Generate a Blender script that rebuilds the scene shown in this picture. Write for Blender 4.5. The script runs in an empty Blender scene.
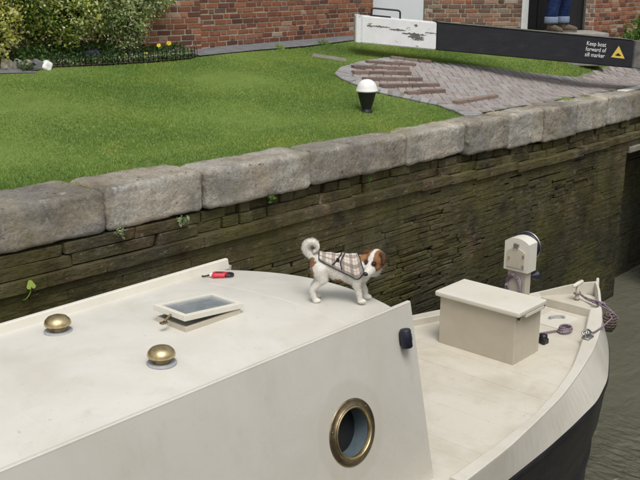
import bpy, bmesh, math, random
import numpy as np
from mathutils import Vector, Matrix, noise
from mathutils.bvhtree import BVHTree
random.seed(7); rng = np.random.default_rng(7)
R = math.radians
scene = bpy.context.scene
col = scene.collection

# ---------------------------------------------------------------- camera, sky, sun, exposure
cd = bpy.data.cameras.new('camera'); cam = bpy.data.objects.new('camera', cd); col.objects.link(cam)
cam.location = (0, 0, 4.4)
cam.rotation_euler = (R(90 - 15.93), 0, R(-47.66))
cd.sensor_width = 36; cd.lens = 918 / 640 * 36
cd.clip_start = 0.05; cd.clip_end = 600
scene.camera = cam

world = bpy.data.worlds.new('World'); scene.world = world; world.use_nodes = True
wn, wl = world.node_tree.nodes, world.node_tree.links
bg = wn['Background']
sky = wn.new('ShaderNodeTexSky'); sky.sky_type = 'NISHITA'; sky.sun_disc = False
SUN_EL, SUN_AZ = 62, 215          # elevation, compass-like angle of the direction the light comes from
sky.sun_elevation = R(SUN_EL); sky.sun_rotation = R(SUN_AZ); sky.air_density = 1.0; sky.dust_density = 4.0; sky.ozone_density = 1.0
hs = wn.new('ShaderNodeHueSaturation'); hs.inputs['Saturation'].default_value = 0.18
wl.new(sky.outputs[0], hs.inputs['Color']); wl.new(hs.outputs[0], bg.inputs[0]); bg.inputs[1].default_value = 0.135

sd = bpy.data.lights.new('sun', 'SUN'); sun = bpy.data.objects.new('sun', sd); col.objects.link(sun)
sd.energy = 1.5; sd.angle = R(24); sd.color = (1.0, 0.97, 0.92)
sdir = Vector((math.sin(R(SUN_AZ)) * math.cos(R(SUN_EL)), math.cos(R(SUN_AZ)) * math.cos(R(SUN_EL)), math.sin(R(SUN_EL))))
sun.rotation_euler = (-sdir).to_track_quat('-Z', 'Y').to_euler()
sun.location = (0, 0, 30)

scene.view_settings.view_transform = 'Standard'; scene.view_settings.look = 'None'
scene.view_settings.gamma = 1; scene.view_settings.exposure = 0.06
scene.view_settings.use_curve_mapping = False

# ---------------------------------------------------------------- helpers
def wm(o):
    m = o.matrix_parent_inverse @ o.matrix_basis
    return wm(o.parent) @ m if o.parent else o.matrix_basis.copy()
def link(name, data, parent=None, local=False):
    o = bpy.data.objects.new(name, data); col.objects.link(o)
    if parent:
        o.parent = parent
        if not local: o.matrix_parent_inverse = wm(parent).inverted()
    return o
def tag(o, label=None, cat=None, group=None, kind=None):
    if label: o['label'] = label
    if cat: o['category'] = cat
    if group: o['group'] = group
    if kind: o['kind'] = kind
    return o
def empty(name, loc, label, cat, group=None, rz=0):
    o = link(name, None); o.location = loc; o.rotation_euler = (0, 0, rz); o.empty_display_size = .1
    return tag(o, label, cat, group)
def mesh_of(bm, m=None, smooth=False, name='m'):
    me = bpy.data.meshes.new(name); bmesh.ops.recalc_face_normals(bm, faces=bm.faces)
    bm.to_mesh(me); bm.free()
    if smooth: me.polygons.foreach_set('use_smooth', [True] * len(me.polygons))
    if m: me.materials.append(m)
    return me
def obj(name, bm, m, parent=None, smooth=False, local=False):
    return link(name, mesh_of(bm, m, smooth, name), parent, local)
def pyobj(name, v, f, m, parent=None, smooth=False, local=False):
    me = bpy.data.meshes.new(name); me.from_pydata([tuple(p) for p in v], [], f); me.update()
    if smooth: me.polygons.foreach_set('use_smooth', [True] * len(me.polygons))
    me.materials.append(m)
    return link(name, me, parent, local)
def box(bm, c, s, bev=0, seg=2, rot=None):
    g = bmesh.ops.create_cube(bm, size=1)['verts']
    M = Matrix.Translation(c) @ (rot.to_4x4() if rot else Matrix()) @ Matrix.Diagonal((*s, 1))
    bmesh.ops.transform(bm, matrix=M, verts=g)
    if bev:
        ed = {e for v in g for e in v.link_edges}
        bmesh.ops.bevel(bm, geom=list(ed), offset=bev, segments=seg, affect='EDGES', profile=.5)
def tube(bm, pts, rad, n=8, cap=True):
    pts = [Vector(p) for p in pts]; rings = []; up = None
    for i, p in enumerate(pts):
        t = (pts[min(i + 1, len(pts) - 1)] - pts[max(i - 1, 0)]).normalized()
        if up is None:
            up = Vector((0, 0, 1)) if abs(t.z) < .9 else Vector((1, 0, 0))
        a = t.cross(up).normalized(); b = a.cross(t).normalized(); up = b
        r = rad[i] if isinstance(rad, (list, tuple)) else rad
        rings.append([bm.verts.new(p + (a * math.cos(2 * math.pi * k / n) + b * math.sin(2 * math.pi * k / n)) * r) for k in range(n)])
    for i in range(len(rings) - 1):
        for k in range(n):
            bm.faces.new((rings[i][k], rings[i][(k + 1) % n], rings[i + 1][(k + 1) % n], rings[i + 1][k]))
    if cap:
        bm.faces.new(rings[0]); bm.faces.new(rings[-1])
def lathe(bm, prof, n=32, M=None):
    rings = []
    M = M or Matrix()
    for r, z in prof:
        if r < 1e-5: rings.append([bm.verts.new(M @ Vector((0, 0, z)))])
        else: rings.append([bm.verts.new(M @ Vector((r * math.cos(2 * math.pi * k / n), r * math.sin(2 * math.pi * k / n), z))) for k in range(n)])
    for a, b in zip(rings, rings[1:]):
        for k in range(n):
            if len(a) == 1 and len(b) == 1: continue
            if len(a) == 1: bm.faces.new((a[0], b[(k + 1) % n], b[k]))
            elif len(b) == 1: bm.faces.new((a[k], a[(k + 1) % n], b[0]))
            else: bm.faces.new((a[k], a[(k + 1) % n], b[(k + 1) % n], b[k]))
def smoothline(pts, n=8):
    pts = [Vector(p) for p in pts]; P = [pts[0]] + pts + [pts[-1]]; out = []
    for i in range(1, len(P) - 2):
        for k in range(n):
            t = k / n; a, b, c, d = P[i - 1], P[i], P[i + 1], P[i + 2]
            out.append(.5 * ((2 * b) + (c - a) * t + (2 * a - 5 * b + 4 * c - d) * t * t + (3 * b - a - 3 * c + d) * t ** 3))
    out.append(pts[-1]); return out
def roundbox(bm, h, r, cut, amp, seed, M=None, fr=2.2):
    """irregular rounded block, half sizes h, corner radius r"""
    g = bmesh.ops.create_cube(bm, size=2)['verts']
    bmesh.ops.subdivide_edges(bm, edges=list({e for v in g for e in v.link_edges}), cuts=cut, use_grid_fill=True)
    for v in bm.verts:
        p = Vector((v.co.x * h[0], v.co.y * h[1], v.co.z * h[2]))
        q = Vector([max(-(h[i] - r), min(h[i] - r, p[i])) for i in range(3)])
        d = p - q
        n_ = d.normalized() if d.length > 1e-6 else Vector((0, 0, 0))
        p = q + n_ * min(r, d.length)
        s = Vector((seed * 3.7, seed * 1.3, 0))
        p += n_ * amp * (noise.noise(p * fr + s) * .8 + .6 * noise.noise(p * fr * 2.7 + s) + .5 * noise.noise(p * fr * 7 + s))
        v.co = M @ p if M else p
def unit_block(seed, bev=.04, jit=.05):
    """block of unit size with uneven corners; scaled by the object that uses it"""
    r_ = random.Random(seed); bm = bmesh.new()
    g = bmesh.ops.create_cube(bm, size=1)['verts']
    for v in g: v.co += Vector((r_.uniform(-jit, jit), r_.uniform(-jit, jit) * .5, r_.uniform(-jit, jit)))
    bmesh.ops.bevel(bm, geom=bm.edges[:], offset=bev, segments=1, affect='EDGES')
    return mesh_of(bm)
def joined(name, base_meshes, mats4, m, parent=None, tint=None, kind='stuff'):
    """many small blocks as one mesh, with a random tint value per block"""
    if not mats4: return None
    V, F, T, off = [], [], [], 0
    cache = []
    for me in base_meshes:
        v = np.array([p.co for p in me.vertices]); cache.append((v, [tuple(p.vertices) for p in me.polygons]))
    for i, M in enumerate(mats4):
        v, f = cache[i % len(cache)]
        A = np.array(M)
        V.append(v @ A[:3, :3].T + A[:3, 3]); F += [tuple(a + off for a in q) for q in f]
        T.append(np.full(len(v), rng.random())); off += len(v)
    me = bpy.data.meshes.new(name); me.from_pydata(np.concatenate(V).tolist(), [], F); me.update()
    at = me.attributes.new('tint', 'FLOAT', 'POINT'); at.data.foreach_set('value', np.concatenate(T).astype(np.float32))
    me.materials.append(m)
    o = link(name, me, parent)
    if kind: o['kind'] = kind
    return o
def organic(prims, voxel, it=6, fac=.5):
    """one continuous skin around spheres, ellipsoids and tapered limbs"""
    bm = bmesh.new()
    def sph(c, r, rot=None):
        g = bmesh.ops.create_icosphere(bm, subdivisions=3, radius=1)['verts']
        rr = r if isinstance(r, (tuple, list)) else (r, r, r)
        bmesh.ops.transform(bm, matrix=Matrix.Translation(c) @ (rot.to_4x4() if rot else Matrix()) @ Matrix.Diagonal((*rr, 1)), verts=g)
    for p in prims:
        if p[0] == 'e': sph(p[1], p[2], p[3] if len(p) > 3 else None)
        else:
            pts, rad = p[1], p[2]
            for i in range(len(pts) - 1):
                a, b = Vector(pts[i]), Vector(pts[i + 1]); n = max(2, int((b - a).length / (min(rad[i], rad[i + 1]) * .45)))
                for k in range(n + 1):
                    t = k / n; sph(a.lerp(b, t), rad[i] * (1 - t) + rad[i + 1] * t)
    me = mesh_of(bm); o = bpy.data.objects.new('tmp', me); col.objects.link(o)
    md = o.modifiers.new('r', 'REMESH'); md.mode = 'VOXEL'; md.voxel_size = voxel
    ms = o.modifiers.new('s', 'SMOOTH'); ms.factor = fac; ms.iterations = it
    dg = bpy.context.evaluated_depsgraph_get(); dg.update()
    out = bpy.data.meshes.new_from_object(o.evaluated_get(dg))
    bpy.data.objects.remove(o); bpy.data.meshes.remove(me)
    out.materials.clear()
    out.polygons.foreach_set('use_smooth', [True] * len(out.polygons))
    return out

# ---------------------------------------------------------------- materials
def srgb(r, g, b):
    f = lambda c: (c / 255) / 12.92 if c / 255 <= .04045 else ((c / 255 + .055) / 1.055) ** 2.4
    return (f(r), f(g), f(b), 1)
def lin(*c): return (*c, 1)
class Mat:
    def __init__(s, name):
        s.m = bpy.data.materials.new(name); s.m.use_nodes = True
        s.n, s.l = s.m.node_tree.nodes, s.m.node_tree.links
        s.b = s.n['Principled BSDF']; s.geo = s.n.new('ShaderNodeNewGeometry')
    def pos(s, sc=(1, 1, 1)):
        mp = s.n.new('ShaderNodeMapping'); mp.inputs['Scale'].default_value = sc
        s.l.new(s.geo.outputs['Position'], mp.inputs[0]); return mp.outputs[0]
    def noise(s, scale, detail=6, rough=.6, sc=(1, 1, 1), dist=0):
        t = s.n.new('ShaderNodeTexNoise'); t.inputs['Scale'].default_value = scale; t.inputs['Detail'].default_value = detail
        t.inputs['Roughness'].default_value = rough; t.inputs['Distortion'].default_value = dist
        s.l.new(s.pos(sc), t.inputs['Vector']); return t.outputs[0]
    def ramp(s, src, stops, interp='LINEAR'):
        r = s.n.new('ShaderNodeValToRGB'); e = r.color_ramp.elements; r.color_ramp.interpolation = interp
        while len(e) < len(stops): e.new(.5)
        for k, (p, c) in enumerate(stops): e[k].position = p; e[k].color = c if isinstance(c, tuple) else (c, c, c, 1)
        s.l.new(src, r.inputs[0]); return r.outputs[0]
    def mix(s, fac, a, b, mode='MIX'):
        x = s.n.new('ShaderNodeMix'); x.data_type = 'RGBA'; x.blend_type = mode
        for i, v in ((0, fac), (6, a), (7, b)):
            if isinstance(v, (int, float, tuple)): x.inputs[i].default_value = v
            else: s.l.new(v, x.inputs[i])
        return x.outputs[2]
    def math(s, op, a, b=0):
        x = s.n.new('ShaderNodeMath'); x.operation = op
        for i, v in ((0, a), (1, b)):
            if isinstance(v, (int, float)): x.inputs[i].default_value = v
            else: s.l.new(v, x.inputs[i])
        return x.outputs[0]
    def rnd(s):
        oi = s.n.new('ShaderNodeObjectInfo'); at = s.n.new('ShaderNodeAttribute'); at.attribute_name = 'tint'
        return s.math('FRACT', s.math('ADD', oi.outputs['Random'], at.outputs['Fac']))
    def attr(s, name, out='Color'):
        at = s.n.new('ShaderNodeAttribute'); at.attribute_name = name; return at.outputs[out]
    def color(s, c):
        if isinstance(c, tuple): s.b.inputs['Base Color'].default_value = c
        else: s.l.new(c, s.b.inputs['Base Color'])
    def bump(s, h, strength=.3, dist=.01):
        b = s.n.new('ShaderNodeBump'); b.inputs['Strength'].default_value = strength; b.inputs['Distance'].default_value = dist
        s.l.new(h, b.inputs['Height']); s.l.new(b.outputs[0], s.b.inputs['Normal'])
    def set(s, rough=.6, metal=0, spec=.5, **k):
        if isinstance(rough, (int, float)): s.b.inputs['Roughness'].default_value = rough
        else: s.l.new(rough, s.b.inputs['Roughness'])
        s.b.inputs['Metallic'].default_value = metal; s.b.inputs['Specular IOR Level'].default_value = spec
        for a, v in k.items(): s.b.inputs[a].default_value = v
        return s.m
def simple(name, c, rough=.6, metal=0, var=.15, scale=12, bump=.1, bscale=60, spec=.5):
    a = Mat(name); d = tuple(x * (1 - var) for x in c[:3]) + (1,); e = tuple(min(1, x * (1 + var)) for x in c[:3]) + (1,)
    a.color(a.ramp(a.noise(scale), [(.3, d), (.7, e)]))
    if bump: a.bump(a.noise(bscale, 4), bump, .004)
    return a.set(rough, metal, spec)

M = {}
def paint(name, c, dirt, dirt_amt=.5, rough=.45, spots=False):
    a = Mat(name)
    big = a.ramp(a.noise(1.6, 6, .62, dist=.5), [(.40, 0.0), (.66, dirt_amt)])
    base = a.mix(a.ramp(a.noise(14, 5, .7), [(.35, 0.0), (.8, .35)]), c, tuple(x * .93 for x in c[:3]) + (1,))
    cc = a.mix(big, base, dirt)
    cc = a.mix(a.ramp(a.noise(5.5, 6, .7, (1, 1, .22)), [(.56, 0.0), (.72, .38)]), cc, tuple(x * .86 for x in dirt[:3]) + (1,))
    sp = a.ramp(a.noise(26, 3, .5), [(.69, 0.0), (.76, .6 if spots else .22)])
    cc = a.mix(sp, cc, tuple(x * .7 for x in dirt[:3]) + (1,))
    if name == 'side_paint':
        dv = a.n.new('ShaderNodeVectorMath'); dv.operation = 'DISTANCE'; a.l.new(a.pos((1, 1, .92)), dv.inputs[0]); dv.inputs[1].default_value = (3.79, 3.19, 1.80 * .92)
        dd = a.math('ADD', dv.outputs['Value'], a.math('MULTIPLY', a.noise(7, 4), .09))
        cc = a.mix(a.ramp(dd, [(.24, .20), (.325, .30), (.345, .0)]), cc, lin(.50, .47, .385))
    a.color(cc); a.bump(a.noise(220, 3, .6), .06, .002)
    rr = a.ramp(a.noise(5), [(.3, rough - .08), (.7, rough + .12)])
    M[name] = a.set(rr, 0, .4)
paint('roof_paint', lin(.655, .635, .575), lin(.55, .525, .45), .7, .5, True)
paint('side_paint', lin(.625, .60, .535), lin(.545, .515, .44), .6, .28)
paint('strake_paint', lin(.66, .63, .555), lin(.53, .495, .41), .7, .36)
paint('deck_paint', lin(.635, .595, .51), lin(.50, .455, .36), .85, .6, True)
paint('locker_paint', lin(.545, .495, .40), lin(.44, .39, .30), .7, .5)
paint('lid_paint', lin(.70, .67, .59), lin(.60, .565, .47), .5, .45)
# black hull
a = Mat('hull_black'); a.color(a.ramp(a.noise(4, 6, .65, (1, 1, 4)), [(.35, lin(.012, .012, .016)), (.62, lin(.028, .027, .032)), (.8, lin(.07, .065, .06))]))
a.bump(a.noise(30), .15, .004); M['hull_black'] = a.set(.42, 0, .5)
M['brass'] = simple('brass', lin(.58, .47, .26), .40, 1, .25, 30, .15, 120)
M['brass_dull'] = simple('brass_dull', lin(.25, .20, .12), .45, 1, .35, 25, .2, 120)
M['steel'] = simple('steel', lin(.42, .42, .41), .42, 1, .2, 40)
M['pale_ring'] = simple('pale_ring', lin(.34, .35, .36), .6, 0, .15, 40)
M['navy_rubber'] = simple('navy_rubber', lin(.010, .012, .026), .5, 0, .3, 40)
M['dark_plastic'] = simple('dark_plastic', lin(.012, .012, .014), .4, 0, .3, 40)
M['red_plastic'] = simple('red_plastic', lin(.62, .035, .055), .35, 0, .1, 40, 0)
M['green_felt'] = simple('green_felt', lin(.02, .06, .03), .9, 0, .3, 40)
M['rope_purple'] = None
a = Mat('rope_purple'); w = a.n.new('ShaderNodeTexWave'); w.inputs['Scale'].default_value = 38; w.inputs['Distortion'].default_value = 3; a.l.new(a.pos(), w.inputs['Vector'])
a.color(a.ramp(w.outputs[0], [(.3, lin(.13, .075, .12)), (.6, lin(.24, .155, .22)), (.85, lin(.42, .37, .40))])); a.bump(w.outputs[0], .6, .004); M['rope_purple'] = a.set(.9)
a = Mat('fender_rope'); w = a.n.new('ShaderNodeTexVoronoi'); w.inputs['Scale'].default_value = 55; a.l.new(a.pos(), w.inputs['Vector'])
a.color(a.mix(a.ramp(a.noise(9), [(.4, 0.0), (.65, 1.0)]), a.ramp(w.outputs[0], [(.1, lin(.25, .23, .20)), (.6, lin(.08, .065, .055))]), lin(.13, .075, .06))); a.bump(w.outputs[0], .9, .008); M['fender_rope'] = a.set(.95)
# glass of the skylight and the porthole
a = Mat('sky_glass'); a.color(a.ramp(a.noise(14, 4), [(.35, lin(.17, .20, .22)), (.65, lin(.24, .27, .285))])); M['sky_glass'] = a.set(.12, 0, .9)  # pale blue-grey base colour stands in for the sky's reflection
a = Mat('dark_glass'); a.color(lin(.006, .010, .016)); M['dark_glass'] = a.set(.03, 0, .8)
a = Mat('curtain_blue'); a.color(a.ramp(a.noise(20), [(.3, lin(.07, .095, .115)), (.7, lin(.105, .135, .155))])); M['curtain_blue'] = a.set(.8)
# stone of the coping and the lock wall
def stone(name, c1, c2, c3, moss, moss_amt, scale=2.5, bump=.7, warmc=lin(1.05, .93, .78), darkm=.85, shade_algae=False):
    a = Mat(name)
    base = a.ramp(a.noise(scale, 8, .68, dist=.3), [(.3, c1), (.52, c2), (.72, c3)])
    fine = a.ramp(a.noise(38, 5, .75), [(.3, .62), (.7, 1.18)])
    base = a.mix(1.0, base, fine, 'MULTIPLY')
    warm = a.ramp(a.noise(1.9, 4, .6, dist=.8), [(.42, 0.0), (.62, .75)])
    base = a.mix(warm, base, a.mix(1.0, base, warmc, 'MULTIPLY'))
    dk = a.ramp(a.noise(1.1, 6, .7, (1, 1, 1.7), .5), [(.36, darkm), (.60, 1.08)])
    base = a.mix(1.0, base, dk, 'MULTIPLY')
    rv = a.ramp(a.rnd(), [(0, .70), (1, 1.15)])
    base = a.mix(1.0, base, rv, 'MULTIPLY')
    lich = a.ramp(a.noise(11, 4, .7), [(.60, 0.0), (.70, .55)])
    base = a.mix(lich, base, tuple(min(.6, 1.5 * q) for q in c3[:3]) + (1,))
    band = a.ramp(a.noise(2.2, 5, .65, (1, 1, 5), .6), [(.52, 0.0), (.68, .5)])
    base = a.mix(band, base, tuple(.55 * q for q in c2[:3]) + (1,))
    pits = a.ramp(a.noise(17, 3, .6, (1, 1, 1.6)), [(.28, .75), (.36, 0.0)])
    base = a.mix(pits, base, lin(.05, .045, .038))
    ms = a.ramp(a.noise(1.3, 7, .7, dist=.5), [(.62 - moss_amt * .4, 0.0), (.80 - moss_amt * .3, .85)])
    cc = a.mix(ms, base, moss)
    if shade_algae:  # painted shade low on the wall, plus algae drips, film and scuffs
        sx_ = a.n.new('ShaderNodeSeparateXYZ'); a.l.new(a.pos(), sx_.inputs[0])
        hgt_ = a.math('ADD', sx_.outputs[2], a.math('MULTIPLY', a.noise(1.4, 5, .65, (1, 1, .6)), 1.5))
        low_shade = a.ramp(a.math('MULTIPLY', hgt_, .25), [(.44, .8), (.62, 0.0)])  # shade near the water, put into the stone colour by height
        cc = a.mix(low_shade, cc, a.ramp(a.noise(8, 6, .7), [(.3, lin(.020, .021, .013)), (.7, lin(.066, .064, .036))]))
        drip = a.ramp(a.noise(2.6, 6, .7, (1, 1, .28), .5), [(.46, 0.0), (.66, .75)])
        cc = a.mix(drip, cc, a.mix(1.0, cc, lin(.50, .50, .36), 'MULTIPLY'))
        film = a.ramp(a.noise(.75, 5, .6, (1, 1, 1.6), .4), [(.50, 0.0), (.64, .6)])
        cc = a.mix(film, cc, a.ramp(a.noise(16, 5, .7), [(.3, lin(.070, .068, .018)), (.7, lin(.165, .150, .045))]))
        scuff = a.ramp(a.noise(9, 5, .75, (.6, .6, 5.0), .3), [(.63, 0.0), (.69, .6)])
        cc = a.mix(scuff, cc, lin(.34, .325, .28))
    a.color(cc)
    h = a.math('ADD', a.noise(24, 8, .75), a.math('MULTIPLY', a.noise(7, 4, .6, (1, 1, 3.2 if shade_algae else 1)), 1.5))
    a.bump(h, bump, .02); M[name] = a.set(.88, 0, .25)
stone('coping_stone', lin(.24, .225, .19), lin(.44, .415, .365), lin(.58, .55, .485), lin(.26, .245, .14), .22, 3.4, 1.0, lin(1.0, .90, .75), .74)
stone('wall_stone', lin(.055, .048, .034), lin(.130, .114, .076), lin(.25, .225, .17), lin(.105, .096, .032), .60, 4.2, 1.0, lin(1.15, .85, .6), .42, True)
M['wall_core'] = simple('wall_core', lin(.040, .036, .025), .95, 0, .4, 8, .6, 30)
M['white_paint'] = simple('white_paint', lin(.78, .78, .76), .6, 0, .06, 20)
# brick
def brickmat(name, stops, dirt):
    a = Mat(name); c = a.ramp(a.rnd(), stops)
    c = a.mix(1.0, c, a.ramp(a.noise(45, 4, .7), [(.3, .72), (.7, 1.2)]), 'MULTIPLY')
    wh = a.ramp(a.noise(6, 6, .75), [(.58, 0.0), (.76, .6)])
    c = a.mix(wh, c, dirt); a.color(c); a.bump(a.noise(70, 5, .7), .5, .006); M[name] = a.set(.9, 0, .2)
brickmat('brick_red', [(0, lin(.085, .045, .036)), (.2, lin(.16, .068, .047)), (.5, lin(.245, .095, .055)), (.75, lin(.30, .13, .075)), (.88, lin(.13, .085, .068)), (.95, lin(.29, .13, .08)), (1, lin(.40, .31, .23))], lin(.33, .25, .185))
brickmat('brick_worn', [(0, lin(.11, .065, .05)), (.3, lin(.19, .115, .085)), (.6, lin(.26, .18, .135)), (.8, lin(.30, .11, .055)), (1, lin(.36, .31, .25))], lin(.38, .34, .28))
brickmat('brick_orange', [(0, lin(.11, .055, .042)), (.4, lin(.25, .098, .055)), (.85, lin(.33, .145, .085)), (1, lin(.40, .29, .21))], lin(.34, .25, .185))
brickmat('paver', [(0, lin(.27, .235, .22)), (.4, lin(.31, .275, .26)), (.7, lin(.335, .30, .285)), (.88, lin(.30, .29, .285)), (1, lin(.36, .315, .295))], lin(.36, .335, .315))
brickmat('paver_blue', [(0, lin(.25, .25, .255)), (.6, lin(.30, .295, .29)), (1, lin(.35, .34, .33))], lin(.35, .335, .32))
brickmat('ridge_brick', [(0, lin(.17, .12, .10)), (.5, lin(.21, .155, .13)), (1, lin(.26, .195, .16))], lin(.30, .25, .22))
M['mortar'] = simple('mortar', lin(.37, .335, .265), .95, 0, .25, 18, .5, 90)
M['paver_bed'] = simple('paver_bed', lin(.19, .175, .14), .95, 0, .3, 14, .5, 90)
M['tarmac'] = simple('tarmac', lin(.15, .15, .155), .9, 0, .25, 9, .5, 160)
M['soil'] = simple('soil', lin(.060, .045, .030), .95, 0, .4, 14, .9, 50)
M['concrete'] = simple('concrete', lin(.30, .285, .25), .9, 0, .2, 8, .4, 90)
# lawn and leaves
a = Mat('lawn'); a.color(a.ramp(a.noise(3.5, 6, .7), [(.3, lin(.14, .21, .045)), (.7, lin(.20, .27, .065))])); a.bump(a.noise(90, 4), .8, .02); M['lawn'] = a.set(.9, 0, .2)
def leafmat(name, stops, trans=.25, pscale=None, pstops=None):
    a = Mat(name); c = a.ramp(a.rnd(), stops)
    if pscale: c = a.mix(1.0, c, a.ramp(a.noise(pscale, 5, .6, dist=.4), pstops), 'MULTIPLY')
    a.color(c); m = a.set(.55, 0, .25)
    t = a.n.new('ShaderNodeBsdfTranslucent'); a.l.new(c, t.inputs[0]) if not isinstance(c, tuple) else None
    mx = a.n.new('ShaderNodeMixShader'); mx.inputs[0].default_value = trans
    out = a.n['Material Output']; a.l.new(a.b.outputs[0], mx.inputs[1]); a.l.new(t.outputs[0], mx.inputs[2]); a.l.new(mx.outputs[0], out.inputs[0])
    M[name] = m
leafmat('grass_blade', [(0, lin(.21, .33, .075)), (.5, lin(.305, .45, .12)), (.85, lin(.37, .49, .16)), (1, lin(.47, .46, .26))], .5, 1.3, [(.3, lin(.72, .80, .75)), (.5, lin(.95, .98, .9)), (.72, lin(1.25, 1.12, .95))])
leafmat('leaf_gold', [(0, lin(.12, .21, .04)), (.2, lin(.27, .37, .06)), (.45, lin(.56, .59, .10)), (.75, lin(.76, .73, .22)), (1, lin(.85, .83, .58))], .5)
leafmat('leaf_pale', [(0, lin(.17, .26, .08)), (.3, lin(.34, .44, .13)), (.6, lin(.50, .58, .22)), (.85, lin(.68, .71, .40)), (1, lin(.82, .81, .64))], .5)
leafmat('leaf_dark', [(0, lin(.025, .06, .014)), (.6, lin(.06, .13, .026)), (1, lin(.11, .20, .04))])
leafmat('leaf_fresh', [(0, lin(.05, .12, .02)), (.6, lin(.09, .20, .03)), (1, lin(.17, .28, .06))])
leafmat('leaf_lime', [(0, lin(.24, .36, .05)), (1, lin(.32, .43, .08))], .35)
leafmat('leaf_sage', [(0, lin(.17, .26, .11)), (.5, lin(.30, .37, .18)), (.8, lin(.40, .39, .28)), (1, lin(.50, .48, .42))])
M['petal_purple'] = simple('petal_purple', lin(.035, .012, .19), .6, 0, .3, 60, 0)
M['petal_yellow'] = simple('petal_yellow', lin(.72, .55, .02), .6, 0, .1, 60, 0)
M['petal_maroon'] = simple('petal_maroon', lin(.05, .010, .022), .6, 0, .3, 60, 0)
M['bark'] = simple('bark', lin(.075, .055, .038), .9, 0, .4, 20, .8, 40)
M['wire'] = simple('wire', lin(.018, .018, .02), .5, .3, .3, 40)
M['moss'] = simple('moss', lin(.20, .20, .04), .95, 0, .4, 40, .9, 120)
# beam
a = Mat('beam_black'); a.color(a.ramp(a.noise(5, 7, .7, (1, 1, 3)), [(.3, lin(.009, .010, .014)), (.6, lin(.018, .019, .024)), (.85, lin(.05, .05, .052))])); a.bump(a.noise(40, 6, .7), .4, .006); M['beam_black'] = a.set(.6, 0, .4)
a = Mat('beam_grey'); a.color(a.ramp(a.noise(9, 6, .7), [(.3, lin(.06, .058, .055)), (.7, lin(.20, .19, .175))])); M['beam_grey'] = a.set(.8)
a = Mat('beam_white')
pk = a.ramp(a.noise(5.5, 7, .72, (1.0, 1.0, 3.4), .3), [(.60, 0.0), (.635, 1.0)])
a.color(a.mix(pk, a.ramp(a.noise(7), [(.3, lin(.70, .71, .72)), (.7, lin(.80, .80, .79))]), a.ramp(a.noise(30), [(.3, lin(.12, .10, .085)), (.7, lin(.27, .24, .21))]))); a.bump(pk, -.4, .006); M['beam_white'] = a.set(.6, 0, .3)
M['door_white'] = simple('door_white', lin(.66, .685, .72), .5, 0, .03, 4)
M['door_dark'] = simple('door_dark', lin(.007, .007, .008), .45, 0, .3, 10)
M['sign_white'] = simple('sign_white', lin(.80, .80, .80), .5, 0, .03, 10, 0)
M['sign_yellow'] = simple('sign_yellow', lin(.72, .52, .09), .5, 0, .05, 10, 0)
M['roof_slate'] = simple('roof_slate', lin(.07, .07, .08), .7, 0, .2, 6)
# water
a = Mat('water'); a.color(a.ramp(a.noise(.7, 4), [(.3, lin(.118, .117, .085)), (.7, lin(.134, .132, .096))]))
n1 = a.noise(2.6, 3, .5, (1.0, 1.9, 1), .5); n2 = a.noise(9, 2, .5, (1.3, .55, 1), .4)
dv = a.n.new('ShaderNodeVectorMath'); dv.operation = 'DISTANCE'; a.l.new(a.pos(), dv.inputs[0]); dv.inputs[1].default_value = (7.35, 2.55, 0)
calm = a.ramp(a.math('MULTIPLY', dv.outputs['Value'], .5), [(.30, 1.0), (.90, .08)])
a.bump(a.math('ADD', a.math('MULTIPLY', n1, .35), a.math('MULTIPLY', n2, calm)), 1.0, .085); M['water'] = a.set(.06, 0, .8); a.b.inputs['IOR'].default_value = 1.33

# ---------------------------------------------------------------- ground heights
def tilt(X): return -.011 * (X - 3)
def gz(X, Y):
    X = np.asarray(X, float); Y = np.asarray(Y, float)
    t = -.011 * (np.clip(X, -8, 20) - 3) * np.clip((7.6 - Y) / 1.6, 0, 1)
    z = np.interp(Y, [5.3, 5.65, 6.0, 6.25, 6.6, 7.2, 7.8, 8.3, 8.9, 9.4], [2.985, 2.99, 3.02, 3.045, 3.11, 3.25, 3.345, 3.43, 3.55, 3.56])
    d = -((X - 11.32) * .682 + (Y - 9.34) * .731)
    return z + t + .17 * np.clip(1 - d / 1.5, 0, 1) ** .8 * np.clip((Y - 6.2) / .5, 0, 1) * np.clip((X - 11.9) / .8, 0, 1)
def gzf(x, y): return float(gz(x, y))
def gmat(x, y, ang, dz=0):
    e = .05; n = Vector((-(gzf(x + e, y) - gzf(x - e, y)) / (2 * e), -(gzf(x, y + e) - gzf(x, y - e)) / (2 * e), 1)).normalized()
    t = Vector((math.cos(ang), math.sin(ang), 0)); t = (t - n * t.dot(n)).normalized(); b = n.cross(t)
    m = Matrix((t, b, n)).transposed().to_4x4(); m.translation = Vector((x, y, gzf(x, y))) + n * dz; return m
def inside(poly, x, y):
    x = np.asarray(x, float); y = np.asarray(y, float); r = np.zeros(x.shape, bool); n = len(poly)
    for i in range(n):
        (x1, y1), (x2, y2) = poly[i], poly[(i + 1) % n]
        c = ((y1 > y) != (y2 > y)) & (x < (x2 - x1) * (y - y1) / (y2 - y1 + 1e-12) + x1); r ^= c
    return r
APRON = [(8.50, 5.61), (8.64, 5.82), (8.74, 6.14), (8.54, 6.5), (8.37, 6.72), (8.29, 6.97), (8.27, 7.19), (8.37, 7.4), (8.7, 7.6), (9.28, 7.76), (9.9, 7.82), (10.5, 7.37), (11.38, 6.94), (12.5, 6.36), (13.45, 6.43), (15.2, 6.5), (15.2, 5.60)]
WALL_A = [(4.0, 9.02), (7.55, 8.86), (11.25, 9.16)]
STRIP = [(9.05, 8.36), (9.3, 8.0), (9.12, 7.85), (8.85, 8.22)]
BED_FRONT = [(5.02, 8.52), (5.3, 8.60), (5.85, 8.55), (6.5, 8.51), (7.1, 8.53), (7.28, 8.6)]
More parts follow.
